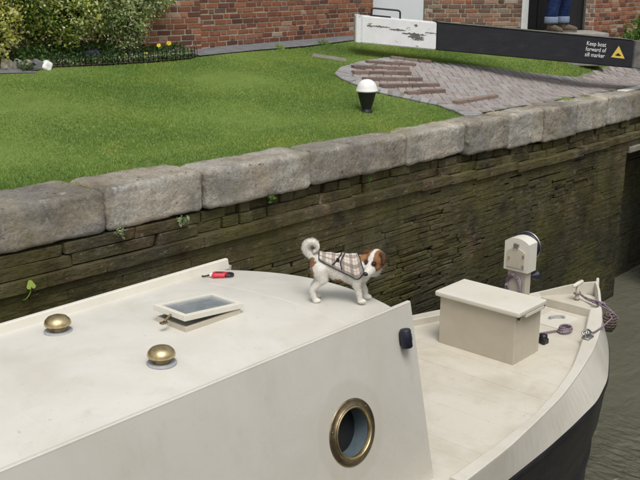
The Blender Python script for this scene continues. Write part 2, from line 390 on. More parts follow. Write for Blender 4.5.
TARMAC = [(3.0, 8.58), (4.7, 8.54), (5.02, 8.47), (5.05, 8.52), (4.9, 8.72), (3.0, 8.78)]
WALLPATH = [(7.28, 8.58), (8.3, 8.63), (9.2, 8.64), (10.3, 8.74), (11.4, 8.80), (11.3, 9.2), (7.3, 8.95)]
BED = BED_FRONT + [(7.3, 8.95), (4.6, 9.05), (4.85, 8.72)]

def grid_sheet(name, xs, ys, zf, m, kind='structure'):
    X, Y = np.meshgrid(xs, ys); Z = zf(X, Y); nx, ny = len(xs), len(ys)
    v = np.stack([X, Y, Z], -1).reshape(-1, 3); f = [(j * nx + i, j * nx + i + 1, (j + 1) * nx + i + 1, (j + 1) * nx + i) for j in range(ny - 1) for i in range(nx - 1)]
    o = pyobj(name, v, f, m, smooth=True); o['kind'] = kind; return o
def poly_sheet(name, poly, m, dz, kind='structure', step=.12):
    """a thin sheet that follows the ground inside an outline"""
    bm = bmesh.new(); vs = [bm.verts.new((x, y, 0)) for x, y in poly]; bm.faces.new(vs)
    x0, x1 = min(p[0] for p in poly), max(p[0] for p in poly); y0, y1 = min(p[1] for p in poly), max(p[1] for p in poly)
    for k in range(1, int((x1 - x0) / (step * 3)) + 1): bmesh.ops.bisect_plane(bm, geom=bm.verts[:] + bm.edges[:] + bm.faces[:], plane_co=(x0 + k * step * 3, 0, 0), plane_no=(1, 0, 0))
    for k in range(1, int((y1 - y0) / step) + 1): bmesh.ops.bisect_plane(bm, geom=bm.verts[:] + bm.edges[:] + bm.faces[:], plane_co=(0, y0 + k * step, 0), plane_no=(0, 1, 0))
    for v in bm.verts: v.co.z = gzf(v.co.x, v.co.y) + dz
    for f in bm.faces:
        f.normal_update()
        if f.normal.z < 0: f.normal_flip()
    me = bpy.data.meshes.new(name); bm.to_mesh(me); bm.free(); me.materials.append(m)
    o = link(name, me); o['kind'] = kind; return o

# ---------------------------------------------------------------- the setting
xs = np.concatenate([np.linspace(-60, 0, 9), np.arange(.5, 16, .25), np.linspace(17, 90, 10)])
ys = np.concatenate([[5.5], np.arange(5.6, 9.6, .1), np.linspace(10, 90, 10)])
def lawn_z(X, Y):
    z = gz(X, Y)
    z = z - .09 * np.clip((5.95 - Y) / .2, 0, 1)
    return z + .008 * np.sin(X * 2.3 + Y) * np.sin(Y * 3.1)
grid_sheet('lawn', xs, ys, lawn_z, M['lawn'])
o = pyobj('water', [(-40, -.2, 0), (60, -.2, 0), (60, 6.4, 0), (-40, 6.4, 0)], [(0, 1, 2, 3)], M['water']); o['kind'] = 'structure'
# the near lock side that the photographer stands on (out of frame)
bm = bmesh.new(); box(bm, (10, -15.1, 1.0), (100, 31.4, 3.9)); o = obj('towpath', bm, M['concrete']); o['kind'] = 'structure'
poly_sheet('tarmac_path', TARMAC, M['tarmac'], .013)
poly_sheet('wall_path', WALLPATH, M['tarmac'], .022)
poly_sheet('flower_bed', BED, M['soil'], .02)
poly_sheet('concrete_strip', STRIP, M['paver_bed'], .006)
ap = poly_sheet('brick_apron', APRON, M['paver_bed'], .018)

# herringbone pavers of the apron
def brick_mesh(name, l, w, h, m, seed=0, bev=.006):
    bm = bmesh.new(); box(bm, (0, 0, 0), (l, w, h), bev, 1); r_ = random.Random(seed)
    for v in bm.verts: v.co += Vector([r_.uniform(-.0025, .0025) for _ in range(3)])
    return mesh_of(bm, m, name=name)
W = .102; A0 = R(48)
pav = brick_mesh('paver', 2 * W - .006, W - .006, .05, M['paver'], 1)
pblue = brick_mesh('edging_paver', 2 * W - .008, W - .008, .05, M['paver_blue'], 2)
inner = []
cx, cy = 10.8, 6.4; ca, sa = math.cos(A0), math.sin(A0)
BORDER = []
for (p, q) in zip(APRON, APRON[1:] + APRON[:1]): BORDER.append((np.array(p), np.array(q)))
def bdist(x, y):
    d = 9
    for p, q in BORDER:
        v = q - p; t = max(0, min(1, ((x - p[0]) * v[0] + (y - p[1]) * v[1]) / (v @ v))); c = p + v * t
        d = min(d, math.hypot(x - c[0], y - c[1]))
    return d
for i in range(-46, 47):
    for j in range(-46, 47):
        c = (i - j) % 4
        if c == 0: u, v_, a_ = (i + 1) * W, (j + .5) * W, A0
        elif c == 3: u, v_, a_ = (i + .5) * W, (j + 1) * W, A0 + math.pi / 2
        else: continue
        x, y = cx + u * ca - v_ * sa, cy + u * sa + v_ * ca
        if x > 14.5 or y < 5.66 or not inside(APRON, x, y): continue
        if bdist(x, y) < (.045 if y < 5.95 and x > 8.75 else .19 if x < 12.6 else .06): continue
        inner.append((math.hypot(x, y), x, y, a_))
inner.sort()
edge = []
for p, q in BORDER[:13]:
    v = q - p; L_ = np.linalg.norm(v); n_ = np.array([-v[1], v[0]]) / L_
    mid = (p + q) / 2 + n_ * .1
    if not inside(APRON, mid[0], mid[1]): n_ = -n_
    for r_ in range(2):
        k = max(1, int(L_ / W))
        for s_ in range(k):
            t = (s_ + .5) / k; c = p + v * t + n_ * (W * .5 + (r_ - .0) * W)
            if r_ == 1: continue
            c = p + v * t + n_ * W
            edge.append((c[0], c[1], math.atan2(n_[1], n_[0])))
for k, (d, x, y, a_) in enumerate(inner[:300]):
    o = link('paver', pav, ap); o.matrix_basis = gmat(x, y, a_, .002 + random.uniform(-.003, .003)) @ Matrix.Rotation(random.uniform(-.012, .012), 4, 'Y')
joined('paver_field', [pav], [gmat(x, y, a_, .002 + random.uniform(-.003, .003)) for d, x, y, a_ in inner[300:]], M['paver'], ap)
for x, y, a_ in edge:
    o = link('edging_paver', pblue, ap); o.matrix_basis = gmat(x, y, a_, .004 + random.uniform(-.002, .002))
# raised ridges that give foothold when the beam is pushed
RIDGES = [((9.88, 7.73), (10.32, 7.38)), ((9.28, 7.65), (9.92, 7.34)), ((8.84, 7.51), (9.62, 7.23)), ((8.61, 7.31), (9.46, 7.08)),
          ((8.54, 7.08), (9.42, 6.88)), ((8.56, 6.83), (9.5, 6.67)), ((8.70, 6.56), (9.35, 6.48)), ((8.99, 6.06), (9.9, 6.08))]
for p, q in RIDGES:
    p, q = np.array(p), np.array(q); v = q - p; L_ = np.linalg.norm(v); ang = math.atan2(v[1], v[0]); n_ = max(3, round(L_ / .22)); w_ = L_ / n_
    mid = (p + q) / 2
    bm = bmesh.new(); box(bm, (0, 0, 0), (L_ - .02, .045, .03)); r_ = obj('foot_ridge', bm, M['mortar'], ap)
    dzs = gzf(*q) - gzf(*p); pit = -math.atan2(dzs, L_)
    MR = Matrix.Translation((mid[0], mid[1], (gzf(*p) + gzf(*q)) / 2 + .027)) @ Matrix.Rotation(ang, 4, 'Z') @ Matrix.Rotation(pit, 4, 'Y')
    r_.matrix_basis = MR
    bme = brick_mesh('ridge_brick', w_ - .004, .082, .070, M['ridge_brick'], int(L_ * 100), .005)
    for k in range(n_):
        b = link('brick', bme, r_); b.matrix_basis = MR @ Matrix.Translation((-L_ / 2 + w_ * (k + .5), random.uniform(-.003, .003), random.uniform(-.004, .003)))

# ---------------------------------------------------------------- lock wall
lock = empty('lock_wall', (7, 5.5, 0), 'mossy stone lock wall with rounded coping blocks along the lawn', 'wall')
bm = bmesh.new()
box(bm, (2.035, 6.03, .72), (20.07, 1.3, 3.44)); box(bm, (17.07, 6.38, .72), (10.0, .6, 3.44)); box(bm, (17.07, 5.72, 2.28), (10.0, .7, .36))
obj('wall_core', bm, M['wall_core'], lock)
JX = [-8, -5.6, -3.2, -.9, .9, 2.3, 3.59, 4.49, 5.69, 7.06, 8.1, 8.93, 9.73, 10.56, 11.39, 12.12, 13.0, 14.1, 15.2]
BX = [-8, 2.8, 4, 5.7, 7, 8.1, 9.2, 9.8, 10.6, 12, 16]; BZ = [2.72, 2.685, 2.665, 2.65, 2.64, 2.60, 2.545, 2.50, 2.515, 2.525, 2.50]
def cop_bot(x): return float(np.interp(x, BX, BZ))
cop_off = [0, 0, 0, 0, 0, .0, .012, -.012, .0, .014, -.01, .012, -.004, .01, .0, .012, 0, 0]
for k, (a_, b_) in enumerate(zip(JX, JX[1:])):
    mx = (a_ + b_) / 2; zb = cop_bot(mx) + .008; zt = 3.0 + tilt(mx) + random.uniform(-.006, .006)
    bm = bmesh.new(); hz = (zt - zb) / 2
    dep = (float(np.interp(mx, [1, 3.07, 3.48, 4.39, 5.55, 6.7, 7.2, 8.0, 16], [5.79, 5.79, 5.81, 5.67, 5.58, 5.57, 5.57, 5.62, 5.62])) + .03 - 5.28) / 2
    roundbox(bm, ((b_ - a_) / 2 - .009, dep, hz), .042 if k < 11 else .034, 23, .012 if k < 14 else .008, k + 1, None, 3.4)
    MM = Matrix.Translation((mx, 5.28 + dep + cop_off[k], (zt + zb) / 2)) @ Matrix.Rotation(-math.atan(-.011) + random.uniform(-.006, .006), 4, 'Y') @ Matrix.Rotation(random.uniform(-.01, .01), 4, 'Z')
    bmesh.ops.transform(bm, matrix=MM, verts=bm.verts)
    o = obj('coping_stone', bm, M['coping_stone'], lock, True)
    if k == 15: cs_last = o
# white painted edge on the farthest coping block
bm = bmesh.new(); box(bm, (12.95, 5.50, 2.902), (1.5, .13, .022), .004, 1); o = obj('painted_edge', bm, M['white_paint'], lock); o['label'] = 'white painted edge line'
# stones of the wall, course by course
UB = [unit_block(s, .014, .010) for s in range(6)]; UR = [unit_block(s + 20, .04, .048) for s in range(8)]
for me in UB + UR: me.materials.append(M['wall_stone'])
courses = []; ztop = 0.0
specs = [(.085, .10, .34, 5.352, .028, 1), (.090, .14, .45, 5.335, .026, 1), (.085, .45, 1.1, 5.246, .006, 0), (.062, .4, 1.0, 5.279, .003, 0), (.075, .4, 1.0, 5.281, .003, 0), (.065, .35, .9, 5.283, .003, 0)]
while ztop < 2.75:
    if len(courses) < 6: s = specs[len(courses)]
    else: s = (random.uniform(.036, .060), .12, .55, 5.286, .0025, 0)
    courses.append((ztop, s)); ztop += s[0]
st_parts, st_rest = [], []
for ci, (zt, (h_, lo, hi, yf, jit, kind)) in enumerate(courses):
    x = .6 + random.uniform(0, .3)
    while x < 15.0:
        L_ = random.uniform(lo, hi)
        if ci >= 6 and random.random() < .12: L_ *= 1.8
        if ci >= 5 and x < 12.07 < x + L_: L_ = 12.07 - x + .001
        xm = x + L_ / 2; zc = cop_bot(xm) - .004 - zt - h_ / 2
        y = yf + random.uniform(-jit, jit)
        if ci >= 6:
            rg = noise.noise(Vector((xm * .55, zc * 1.5, 3.3))) + (.25 if xm < 8.6 and zc < 2.1 else -.12)
            kind = 1 if rg > .24 else 0
            if kind: y += random.uniform(-.004, .017)
            y += .012 * noise.noise(Vector((xm * .9, zc * 2, 3)))
        if xm > 12.07 and ci >= 5: y += .36
        if zc < -.12: x += L_; continue
        # on the left the first two courses are long flush slabs
        if ci < 2 and xm < 4.3: L_ = random.uniform(.4, .75); xm = x + L_ / 2; y = 5.292 + random.uniform(-.006, .006)
        hh = h_ - (.004 if kind else .0012)
        if ci >= 6 and kind: hh *= random.uniform(.86, 1.03)
        dep = .22; gap = .006 if kind else .002
        MM = Matrix.Translation((xm, y + dep / 2, zc + (random.uniform(-.006, .006) if ci >= 6 else 0))) @ Matrix.Rotation(.011 + random.uniform(-.02, .02) * kind, 4, 'Y') @ Matrix.Diagonal((L_ - gap, dep, hh, 1))
        rec = (MM, kind, ci, xm, zc)
        vis = 2.5 < xm < 13 and (ci < 6 or (3.2 < xm < 11 and ci < 12))
        (st_parts if vis else st_rest).append(rec); x += L_
st_parts.sort(key=lambda r: (r[2], abs(r[3] - 6))); st_rest += st_parts[300:]; st_parts = st_parts[:300]
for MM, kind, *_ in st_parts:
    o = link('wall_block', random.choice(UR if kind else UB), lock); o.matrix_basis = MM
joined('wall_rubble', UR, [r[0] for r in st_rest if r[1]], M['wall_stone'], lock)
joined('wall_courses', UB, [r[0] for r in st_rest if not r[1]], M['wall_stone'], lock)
# paler lintel over the gate recess
bm = bmesh.new(); box(bm, (12.75, 5.36, 2.115), (1.25, .2, .09), .015, 2); obj('recess_lintel', bm, M['coping_stone'], lock)
for (x0, x1, y0) in ((3.25, 3.62, 5.60),):
    bm = bmesh.new(); tube(bm, smoothline([(3.42, 5.72, 2.990), (3.53, 5.62, 2.990), (3.592, 5.50, 2.975), (3.592, 5.38, 2.945)], 5), [.004, .009, .006, .010] * 3 + [.010] * 4, 6); o = obj('moss', bm, M['moss'], lock)

# ---------------------------------------------------------------- brick walls
BR_L, BR_W, BR_H, BJ = .196, .092, .0555, .0115
def brick_wall(parent, p, q, z0, z1, m, openings=(), vis=None, limit=300, thick=.2, core=M['mortar'], flip=1):
    """a wall of single bricks from p to q; openings are (s0, s1, z0, z1); visible bricks become parts"""
    p, q = np.array(p, float), np.array(q, float); v = q - p; L_ = np.linalg.norm(v); ang = math.atan2(v[1], v[0])
    MW = Matrix.Translation((p[0], p[1], 0)) @ Matrix.Rotation(ang, 4, 'Z')   # local x along the wall, +y outward side = flip
    st = [brick_mesh('brick_stretcher', BR_L, BR_W, BR_H, m, s) for s in range(3)]
    hd = [brick_mesh('brick_header', BR_W, BR_W, BR_H, m, s + 9) for s in range(2)]
    # mortar backing with the openings cut out: strips between them
    bm = bmesh.new(); cuts = sorted({0, L_, *[o[0] for o in openings], *[o[1] for o in openings]})
    for s0, s1 in zip(cuts, cuts[1:]):
        mid = (s0 + s1) / 2; op = [o for o in openings if o[0] < mid < o[1]]
        if not op: box(bm, (mid, -flip * thick / 2, (z0 + z1) / 2), (s1 - s0, thick, z1 - z0))
        else:
            o_ = op[0]
            if o_[3] < z1: box(bm, (mid, -flip * thick / 2, (o_[3] + z1) / 2), (s1 - s0, thick, z1 - o_[3]))
    bmesh.ops.transform(bm, matrix=MW, verts=bm.verts); obj('mortar_core', bm, core, parent)
    rows = int((z1 - z0) / (BR_H + BJ)); items = []
    for r in range(rows):
        z = z0 + (r + .5) * (BR_H + BJ); x = -.06 * (r % 2) + .0; k = r
        while x < L_ - .06:
            hdr = (k % 3 == 2) if True else False
            l = BR_W if hdr else BR_L
            x0_, x1_ = max(x, 0), min(x + l, L_)
            for o in openings:
                if o[2] < z < o[3] + .03:
                    if x0_ < o[0] < x1_: x1_ = o[0] - .004
                    elif x0_ < o[1] < x1_: x0_ = o[1] + .004
                    elif o[0] <= x0_ and x1_ <= o[1]: x1_ = x0_
            if x1_ - x0_ > .03:
                sx = (x1_ - x0_) / l
                mm = MW @ Matrix.Translation(((x0_ + x1_) / 2, flip * (-.0385 + random.uniform(-.003, .003)), z + random.uniform(-.002, .002))) @ Matrix.Diagonal((sx, 1, 1, 1))
                items.append((r, mm, hdr))
            x += l + BJ; k += 1
    zmax = z1 if vis is None else vis
    parts = [i for i in items if z0 + (i[0]) * .067 < zmax][:limit]; ids = set(map(id, parts)); rest = [i for i in items if id(i) not in ids]
    for r, mm, hdr in parts:
        b = link('brick', random.choice(hd if hdr else st), parent); b.matrix_basis = mm; b.matrix_parent_inverse = wm(parent).inverted()
    if rest: joined('brick_field', [st[0]], [mm if not hdr else mm @ Matrix.Diagonal((BR_W / BR_L, 1, 1, 1)) for r, mm, hdr in rest], m, parent)
gw = empty('garden_wall', (7.6, 8.95, 3.5), 'weathered red brick garden wall behind the lawn and shrubs', 'wall')
brick_wall(gw, (-3.0, 9.34), WALL_A[0], 3.47, 5.4, M['brick_orange'], vis=3, limit=0, flip=-1)
brick_wall(gw, WALL_A[0], WALL_A[1], 3.47, 5.4, M['brick_orange'], vis=4.2, limit=130, flip=-1)
brick_wall(gw, WALL_A[1], WALL_A[2], 3.50, 5.4, M['brick_red'], vis=4.25, limit=170, flip=-1)

cot = empty('cottage', (13, 8.2, 3.5), 'brick lock cottage with a pale door and a dark doorway', 'house')
c0, c1 = np.array([11.32, 9.34]), np.array([13.98, 6.86]); cv = (c1 - c0) / np.linalg.norm(c1 - c0); cn = np.array([cv[1], -cv[0]])  # outward normal toward the camera
if cn @ c0 > 0: cn = -cn
Lc = np.linalg.norm(c1 - c0)
# positions along the face of the door edges (from the picture rays)
def s_on_face(px):
    t = (px - 320) / 918; Fv = np.array([.7391, .6736]); Rv = np.array([.6736, -.7391]); d = Fv * .98 + Rv * t   # ~horizontal ray
    A_ = np.array([[d[0], -cv[0]], [d[1], -cv[1]]]); return np.linalg.solve(A_, c0)[1]
s_a, s_b, s_c, s_d = .03, s_on_face(419.5), s_on_face(512), s_on_face(573)
brick_wall(cot, c0, c1, 3.47, 6.3, M['brick_worn'], [(s_a, s_b, 3.4, 5.55), (s_c, s_d, 3.4, 5.65)], vis=4.3, limit=200, flip=-1)
c2 = c1 + np.array([1.9, -.12]); 
brick_wall(cot, c1, c2, 3.2, 6.3, M['brick_orange'], vis=4.2, limit=100, flip=-1)
def face_box(name, s0, s1, z0, z1, y0, y1, m, parent, bev=.004):
    bm = bmesh.new(); box(bm, ((s0 + s1) / 2, (y0 + y1) / 2, (z0 + z1) / 2), (s1 - s0, abs(y1 - y0), z1 - z0), bev, 1)
    bmesh.ops.transform(bm, matrix=Matrix.Translation((c0[0], c0[1], 0)) @ Matrix.Rotation(math.atan2(cv[1], cv[0]), 4, 'Z'), verts=bm.verts)
    return obj(name, bm, m, parent)
# local +y of the face frame points away from the camera when flip = -1 (outward is -y)
d1 = face_box('door', s_a + .05, s_b - .01, 3.50, 5.5, .02, .07, M['door_white'], cot); d1['label'] = 'pale grey white flush door'
face_box('door_frame', s_a, s_a + .045, 3.48, 5.55, -.01, .10, M['door_white'], cot)
for k in range(2): face_box('panel_bead', s_a + .12, s_b - .08, 4.35 + k * .55, 4.37 + k * .55, .010, .03, M['door_white'], d1)
face_box('jamb', s_c - .005, s_c + .10, 3.48, 5.65, -.03, .12, M['white_paint'], cot)
d2 = face_box('door', s_c + .105, s_d - .01, 3.50, 5.62, .09, .15, M['door_dark'], cot); d2['label'] = 'black plank door'
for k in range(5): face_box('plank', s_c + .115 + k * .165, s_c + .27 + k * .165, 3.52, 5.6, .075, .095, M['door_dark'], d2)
# remaining walls and the roof (out of frame)
b0 = c0 + np.array([2.2, 3.2]); b1 = c2 + np.array([.3, 4.2])
def quad_wall(p, q): 
    p, q = np.array(p), np.array(q); v = q - p; n_ = np.array([-v[1], v[0]]) / np.linalg.norm(v) * .2
    return [p, q, q + n_, p + n_]
bm = bmesh.new()
for p, q in ((c0 + np.array([.02, .25]), b0), (b0, b1), (b1, c2 + np.array([0, .22]))):
    ps = quad_wall(p, q); lo_ = [bm.verts.new((x, y, 3.3)) for x, y in ps]; hi_ = [bm.verts.new((x, y, 6.3)) for x, y in ps]
    bm.faces.new(lo_); bm.faces.new(hi_)
    for i in range(4): bm.faces.new((lo_[i], lo_[(i + 1) % 4], hi_[(i + 1) % 4], hi_[i]))
obj('rear_wall', bm, M['brick_worn'], cot)
bm = bmesh.new(); ring = [c0 + cn * .3 - cv * .3, c1 + cn * .3, c2 + np.array([.4, -.3]), b1 + np.array([.3, .3]), b0 + np.array([-.3, .3])]
rv = [bm.verts.new((x, y, 6.31)) for x, y in ring]; cc_ = sum(ring) / 5; top = bm.verts.new((cc_[0], cc_[1], 8.3)); bm.faces.new(rv)
for i in range(5): bm.faces.new((rv[i], rv[(i + 1) % 5], top))
obj('roof', bm, M['roof_slate'], cot)
# raised flagstone step in front of the dark doorway
bm = bmesh.new(); box(bm, ((s_c + s_d) / 2 + .0, -.43, 3.36), (1.2, .80, .49), .015, 2)
bmesh.ops.transform(bm, matrix=Matrix.Translation((c0[0], c0[1], 0)) @ Matrix.Rotation(math.atan2(cv[1], cv[0]), 4, 'Z'), verts=bm.verts)
STEP_Z = 3.605
o = obj('doorstep', bm, M['concrete']); tag(o, 'grey stone doorstep under the booted feet behind the beam', 'step')

# ---------------------------------------------------------------- lock gate with its balance beam
gate = empty('lock_gate', (12.75, 4.95, 0), 'lock gate balance beam, black with a peeling white end and safety notice', 'lock gate')
BT, BE = np.array([9.56, 8.07]), np.array([12.28, 5.33]); bv = (BE - BT) / np.linalg.norm(BE - BT); bn = np.array([-bv[1], bv[0]])   # bn points away from the camera
if bn @ BT < 0: bn = -bn
def bpt(s, y, t, up=0):
    x, yy = BT + bv * s + bn * y; lo_, hi_ = 3.57 - .0933 * s, 3.93 - .0907 * s
    return Vector((x, yy, lo_ + (hi_ - lo_) * t + up))
def beam_piece(name, s0, s1, y0, y1, t0, t1, m, parent, n=1, up=0, bev=.012):
    bm = bmesh.new(); ring = []
    for k in range(n + 1):
        s = s0 + (s1 - s0) * k / n; ring.append([bm.verts.new(bpt(s, y, t, up)) for y, t in ((y0, t0), (y1, t0), (y1, t1), (y0, t1))])
    for a_, b_ in zip(ring, ring[1:]):
        for i in range(4): bm.faces.new((a_[i], a_[(i + 1) % 4], b_[(i + 1) % 4], b_[i]))
    bm.faces.new(ring[0]); bm.faces.new(ring[-1])
    if bev: bmesh.ops.bevel(bm, geom=[e for e in bm.edges], offset=bev, segments=2, affect='EDGES')
    return obj(name, bm, m, parent)
beam = beam_piece('balance_beam', 1.085, 3.78, 0, .32, 0, 1, M['beam_black'], gate)
we = beam_piece('white_end', .075, 1.083, .002, .318, .003, .997, M['beam_white'], gate); we['label'] = 'white painted beam end with peeling paint'
beam_piece('end_cap', 0, .073, -.004, .324, -.008, 1.012, M['beam_white'], gate)
beam_piece('worn_end', 3.782, 4.75, .004, .316, .004, .99, M['beam_grey'], gate)
beam_piece('worn_top', 1.12, 3.76, -.004, .324, 1.0, 1.022, M['beam_grey'], gate, up=.002, bev=.004)
# splits and bruises in the white end: raised slivers of bare timber
for (s, t, l, h_) in ((.16, .66, .30, .05), (.45, .60, .22, .05), (.62, .50, .33, .075), (.70, .40, .22, .10), (.80, .33, .12, .08), (.93, .60, .16, .03), (.78, .82, .05, .07)):
    bm = bmesh.new(); pts = []
    n_ = 19
    for k in range(n_):
        u = k / (n_ - 1); pts.append((s + l * u, t + h_ * (.1 + .9 * random.random()) * math.sin(math.pi * (.08 + .84 * u))))
    for k in range(n_):
        u = 1 - k / (n_ - 1); pts.append((s + l * u, t - h_ * (.05 + .8 * random.random()) * math.sin(math.pi * (.08 + .84 * u))))
    f = bm.faces.new([bm.verts.new(bpt(a_, -.0015, b_)) for a_, b_ in pts]); ex = bmesh.ops.extrude_face_region(bm, geom=[f])
    for v in [g for g in ex['geom'] if isinstance(g, bmesh.types.BMVert)]: v.co += Vector((bn[0], bn[1], 0)) * .01
    obj('bare_timber', bm, M['beam_grey'], gate)
# handrail loop on the tail
bm = bmesh.new(); tube(bm, [bpt(.22, .12, 1, -.01)] + smoothline([bpt(.22, .12, 1, .06), bpt(.225, .12, 1, .092), bpt(.25, .12, 1, .105)], 3) + smoothline([bpt(.57, .12, 1, .105), bpt(.60, .12, 1, .092), bpt(.605, .12, 1, .06)], 3) + [bpt(.605, .12, 1, -.01)], .012, 8)
obj('grab_rail', bm, M['wire'], gate, True)
beam_piece('top_plate', .20, .48, .10, .2, .985, 1.05, M['wire'], gate, bev=.004)
# the notice
def text_on_beam(body, s, t, size, m, parent, name='notice_text'):
    cu = bpy.data.curves.new('txt', 'FONT'); cu.body = body; cu.size = size; cu.extrude = .0012; cu.space_line = .93
    to = bpy.data.objects.new('txt', cu); col.objects.link(to); dg = bpy.context.evaluated_depsgraph_get(); dg.update()
    me = bpy.data.meshes.new_from_object(to.evaluated_get(dg)); bpy.data.objects.remove(to)
    me.materials.clear(); me.materials.append(m)
    X = (bpt(3, 0, .5) - bpt(2, 0, .5)).normalized(); Z = Vector((-bn[0], -bn[1], 0)); Y = Z.cross(X).normalized()
    MM = Matrix((X * .82, Y, Z)).transposed().to_4x4(); MM.translation = bpt(s, -.0035, t)
    o = link(name, me, parent); o.matrix_basis = MM; return o
def s_on_beam(px):
    t = (px - 320) / 918; d = np.array([.7391, .6736]) * .99 + np.array([.6736, -.7391]) * t
    return np.linalg.solve(np.array([[d[0], -bv[0]], [d[1], -bv[1]]]), BT)[1]
text_on_beam('Keep boat\nforward of\nsill marker', s_on_beam(578.5), .68, .079, M['sign_white'], gate)
def flat_on_beam(name, pts, y0, m, th=.003):
    bm = bmesh.new(); f = bm.faces.new([bm.verts.new(bpt(s, y0, t)) for s, t in pts]); ex = bmesh.ops.extrude_face_region(bm, geom=[f])
    for v in [g for g in ex['geom'] if isinstance(g, bmesh.types.BMVert)]: v.co += Vector((bn[0], bn[1], 0)) * th
    return obj(name, bm, m, gate)
s0 = s_on_beam(610.2)
flat_on_beam('warning_triangle', [(s0 - .095, .33), (s0 + .095, .32), (s0, .76)], -.004, M['sign_yellow'])
flat_on_beam('boat_symbol', [(s0 - .042, .44), (s0 - .03, .40), (s0 + .03, .40), (s0 + .045, .44), (s0 + .02, .445), (s0 + .015, .49), (s0 - .015, .49), (s0 - .02, .445)], -.006, M['door_dark'])
# heel post and leaf, just outside the picture
hp = BT + bv * 4.55 + bn * .16
bm = bmesh.new(); box(bm, (hp[0], hp[1], 1.45), (.3, .3, 3.7), .03, 2, Matrix.Rotation(math.atan2(bv[1], bv[0]), 3, 'Z')); obj('heel_post', bm, M['beam_black'], gate)
for k in range(14):
    c = hp + bv * (.26 + .2 * k); bm = bmesh.new(); box(bm, (c[0], c[1], 1.3), (.19, .12, 3.2), .008, 1, Matrix.Rotation(math.atan2(bv[1], bv[0]), 3, 'Z')); obj('leaf_plank', bm, M['beam_black'], gate)

# ---------------------------------------------------------------- bollard
bl = empty('bollard', (7.66, 6.30, gzf(7.66, 6.30)), 'small black conical bollard with a white domed top on the lawn', 'bollard')
bm = bmesh.new(); lathe(bm, [(0, -.03), (.062, -.03), (.062, .012), (.05, .022), (.052, .04), (.078, .12), (.098, .20), (.10, .222), (0, .222)], 32); obj('post', bm, M['dark_plastic'], bl, True, True)
bm = bmesh.new(); lathe(bm, [(.0, .218), (.119, .218), (.121, .228), (.114, .238), (.108, .262), (.094, .298), (.068, .328), (.035, .344), (0, .348)], 32); obj('white_cap', bm, M['white_paint'], bl, True, True)

# ---------------------------------------------------------------- narrowboat
boat = empty('narrowboat', (0, 4.08, 0), 'cream narrowboat with black hull moored in the lock', 'boat')
SX = [-9, 4.5, 5.1, 5.65, 6.1, 6.64, 7.1, 7.5, 7.8, 8.05, 8.25, 8.38, 8.44]
YN = [2.847, 2.847, 2.875, 2.937, 3.0, 3.12, 3.238, 3.378, 3.50, 3.635, 3.745, 3.825, 3.88]
YF = [5.30, 5.30, 5.27, 5.2, 5.12, 4.96, 4.80, 4.62, 4.45, 4.28, 4.12, 3.99, 3.89]
IN = [2.955, 2.955, 2.965, 3.0, 3.075, 3.205, 3.37, 3.52, 3.645, 3.74, 3.8, 3.84, 3.87]
IF = [5.19, 5.19, 5.16, 5.09, 5.0, 4.84, 4.66, 4.45, 4.29, 4.14, 4.0, 3.92, 3.89]
MN = [2.835, 2.835, 2.855, 2.872, 2.905, 2.962, 3.09, 3.27, 3.415, 3.555, 3.69, 3.795, 3.87]
WN = [2.85, 2.85, 2.86, 2.90, 2.96, 3.06, 3.20, 3.375, 3.51, 3.65, 3.77, 3.86, 3.88]
ZR = [1.285, 1.285, 1.285, 1.285, 1.285, 1.285, 1.287, 1.293, 1.308, 1.345, 1.395, 1.43, 1.44]
stx = np.concatenate([np.linspace(4.49, 8.0, 48), np.linspace(8.03, 8.44, 24)])
def sm(tab):
    d = np.concatenate([np.linspace(3.5, 8.44, 400)]); v = np.interp(d, SX, tab); k = 21; vp = np.pad(v, k // 2, mode='reflect', reflect_type='odd')
    v = np.convolve(vp, np.ones(k) / k, 'valid'); return lambda x: np.interp(x, d, v)
fYN, fYF, fIN, fIF, fMN, fWN, fZR = map(sm, (YN, YF, IN, IF, MN, WN, ZR))
def yc(x): return (fYN(x) + fYF(x)) / 2
def loft(bm, secs, close=False):
    rows = [[bm.verts.new(p) for p in s] for s in secs]
    for a_, b_ in zip(rows, rows[1:]):
        for i in range(len(a_) - 1): bm.faces.new((a_[i], a_[i + 1], b_[i + 1], b_[i]))
    return rows
def mir(x, y): return 2 * yc(x) - y
def strake(side):
    secs = []
    for x in stx:
        z = fZR(x); o_ = fYN(x) if side < 0 else fYF(x); i_ = fIN(x) if side < 0 else fIF(x); m_ = fMN(x) if side < 0 else mir(x, fMN(x)); sg = -side
        if x > 7.96: i_ = o_ + sg * min(.03, abs(o_ - yc(x)) * .8 + .001)
        secs.append([(x, i_, 1.17 if x < 7.96 else min(z - .012, 1.26)), (x, i_, z - .006), (x, i_ + (o_ - i_) * .08, z), (x, o_ + sg * .010, z), (x, o_ + sg * .002, z - .004), (x, o_, z - .014), (x, m_, 1.05)])
    return secs
bm = bmesh.new()
for sd in (-1, 1):
    rows = loft(bm, strake(sd)); bm.faces.new(rows[0])
    if sd < 0: last = rows[-1]
    else:
        for i in range(len(last) - 1): bm.faces.new((last[i], last[i + 1], rows[-1][i + 1], rows[-1][i]))
obj('top_strake', bm, M['strake_paint'], boat, True)
for me_ in (bpy.data.objects['top_strake'].data,):
    me_.polygons.foreach_set('use_smooth', [False] * len(me_.polygons))
# side deck beside the cabin
bm = bmesh.new()
for sd in (-1, 1):
    y1, y2, y3 = (2.84, 3.12, 2.83) if sd < 0 else (5.30, 5.06, 5.31)
    loft(bm, [[(x, y2, 1.222), (x, y1 - sd * .012, 1.222), (x, y1, 1.21), (x, y3, 1.05)] for x in (-9, 0, 4.488)])
obj('side_deck', bm, M['deck_paint'], boat)
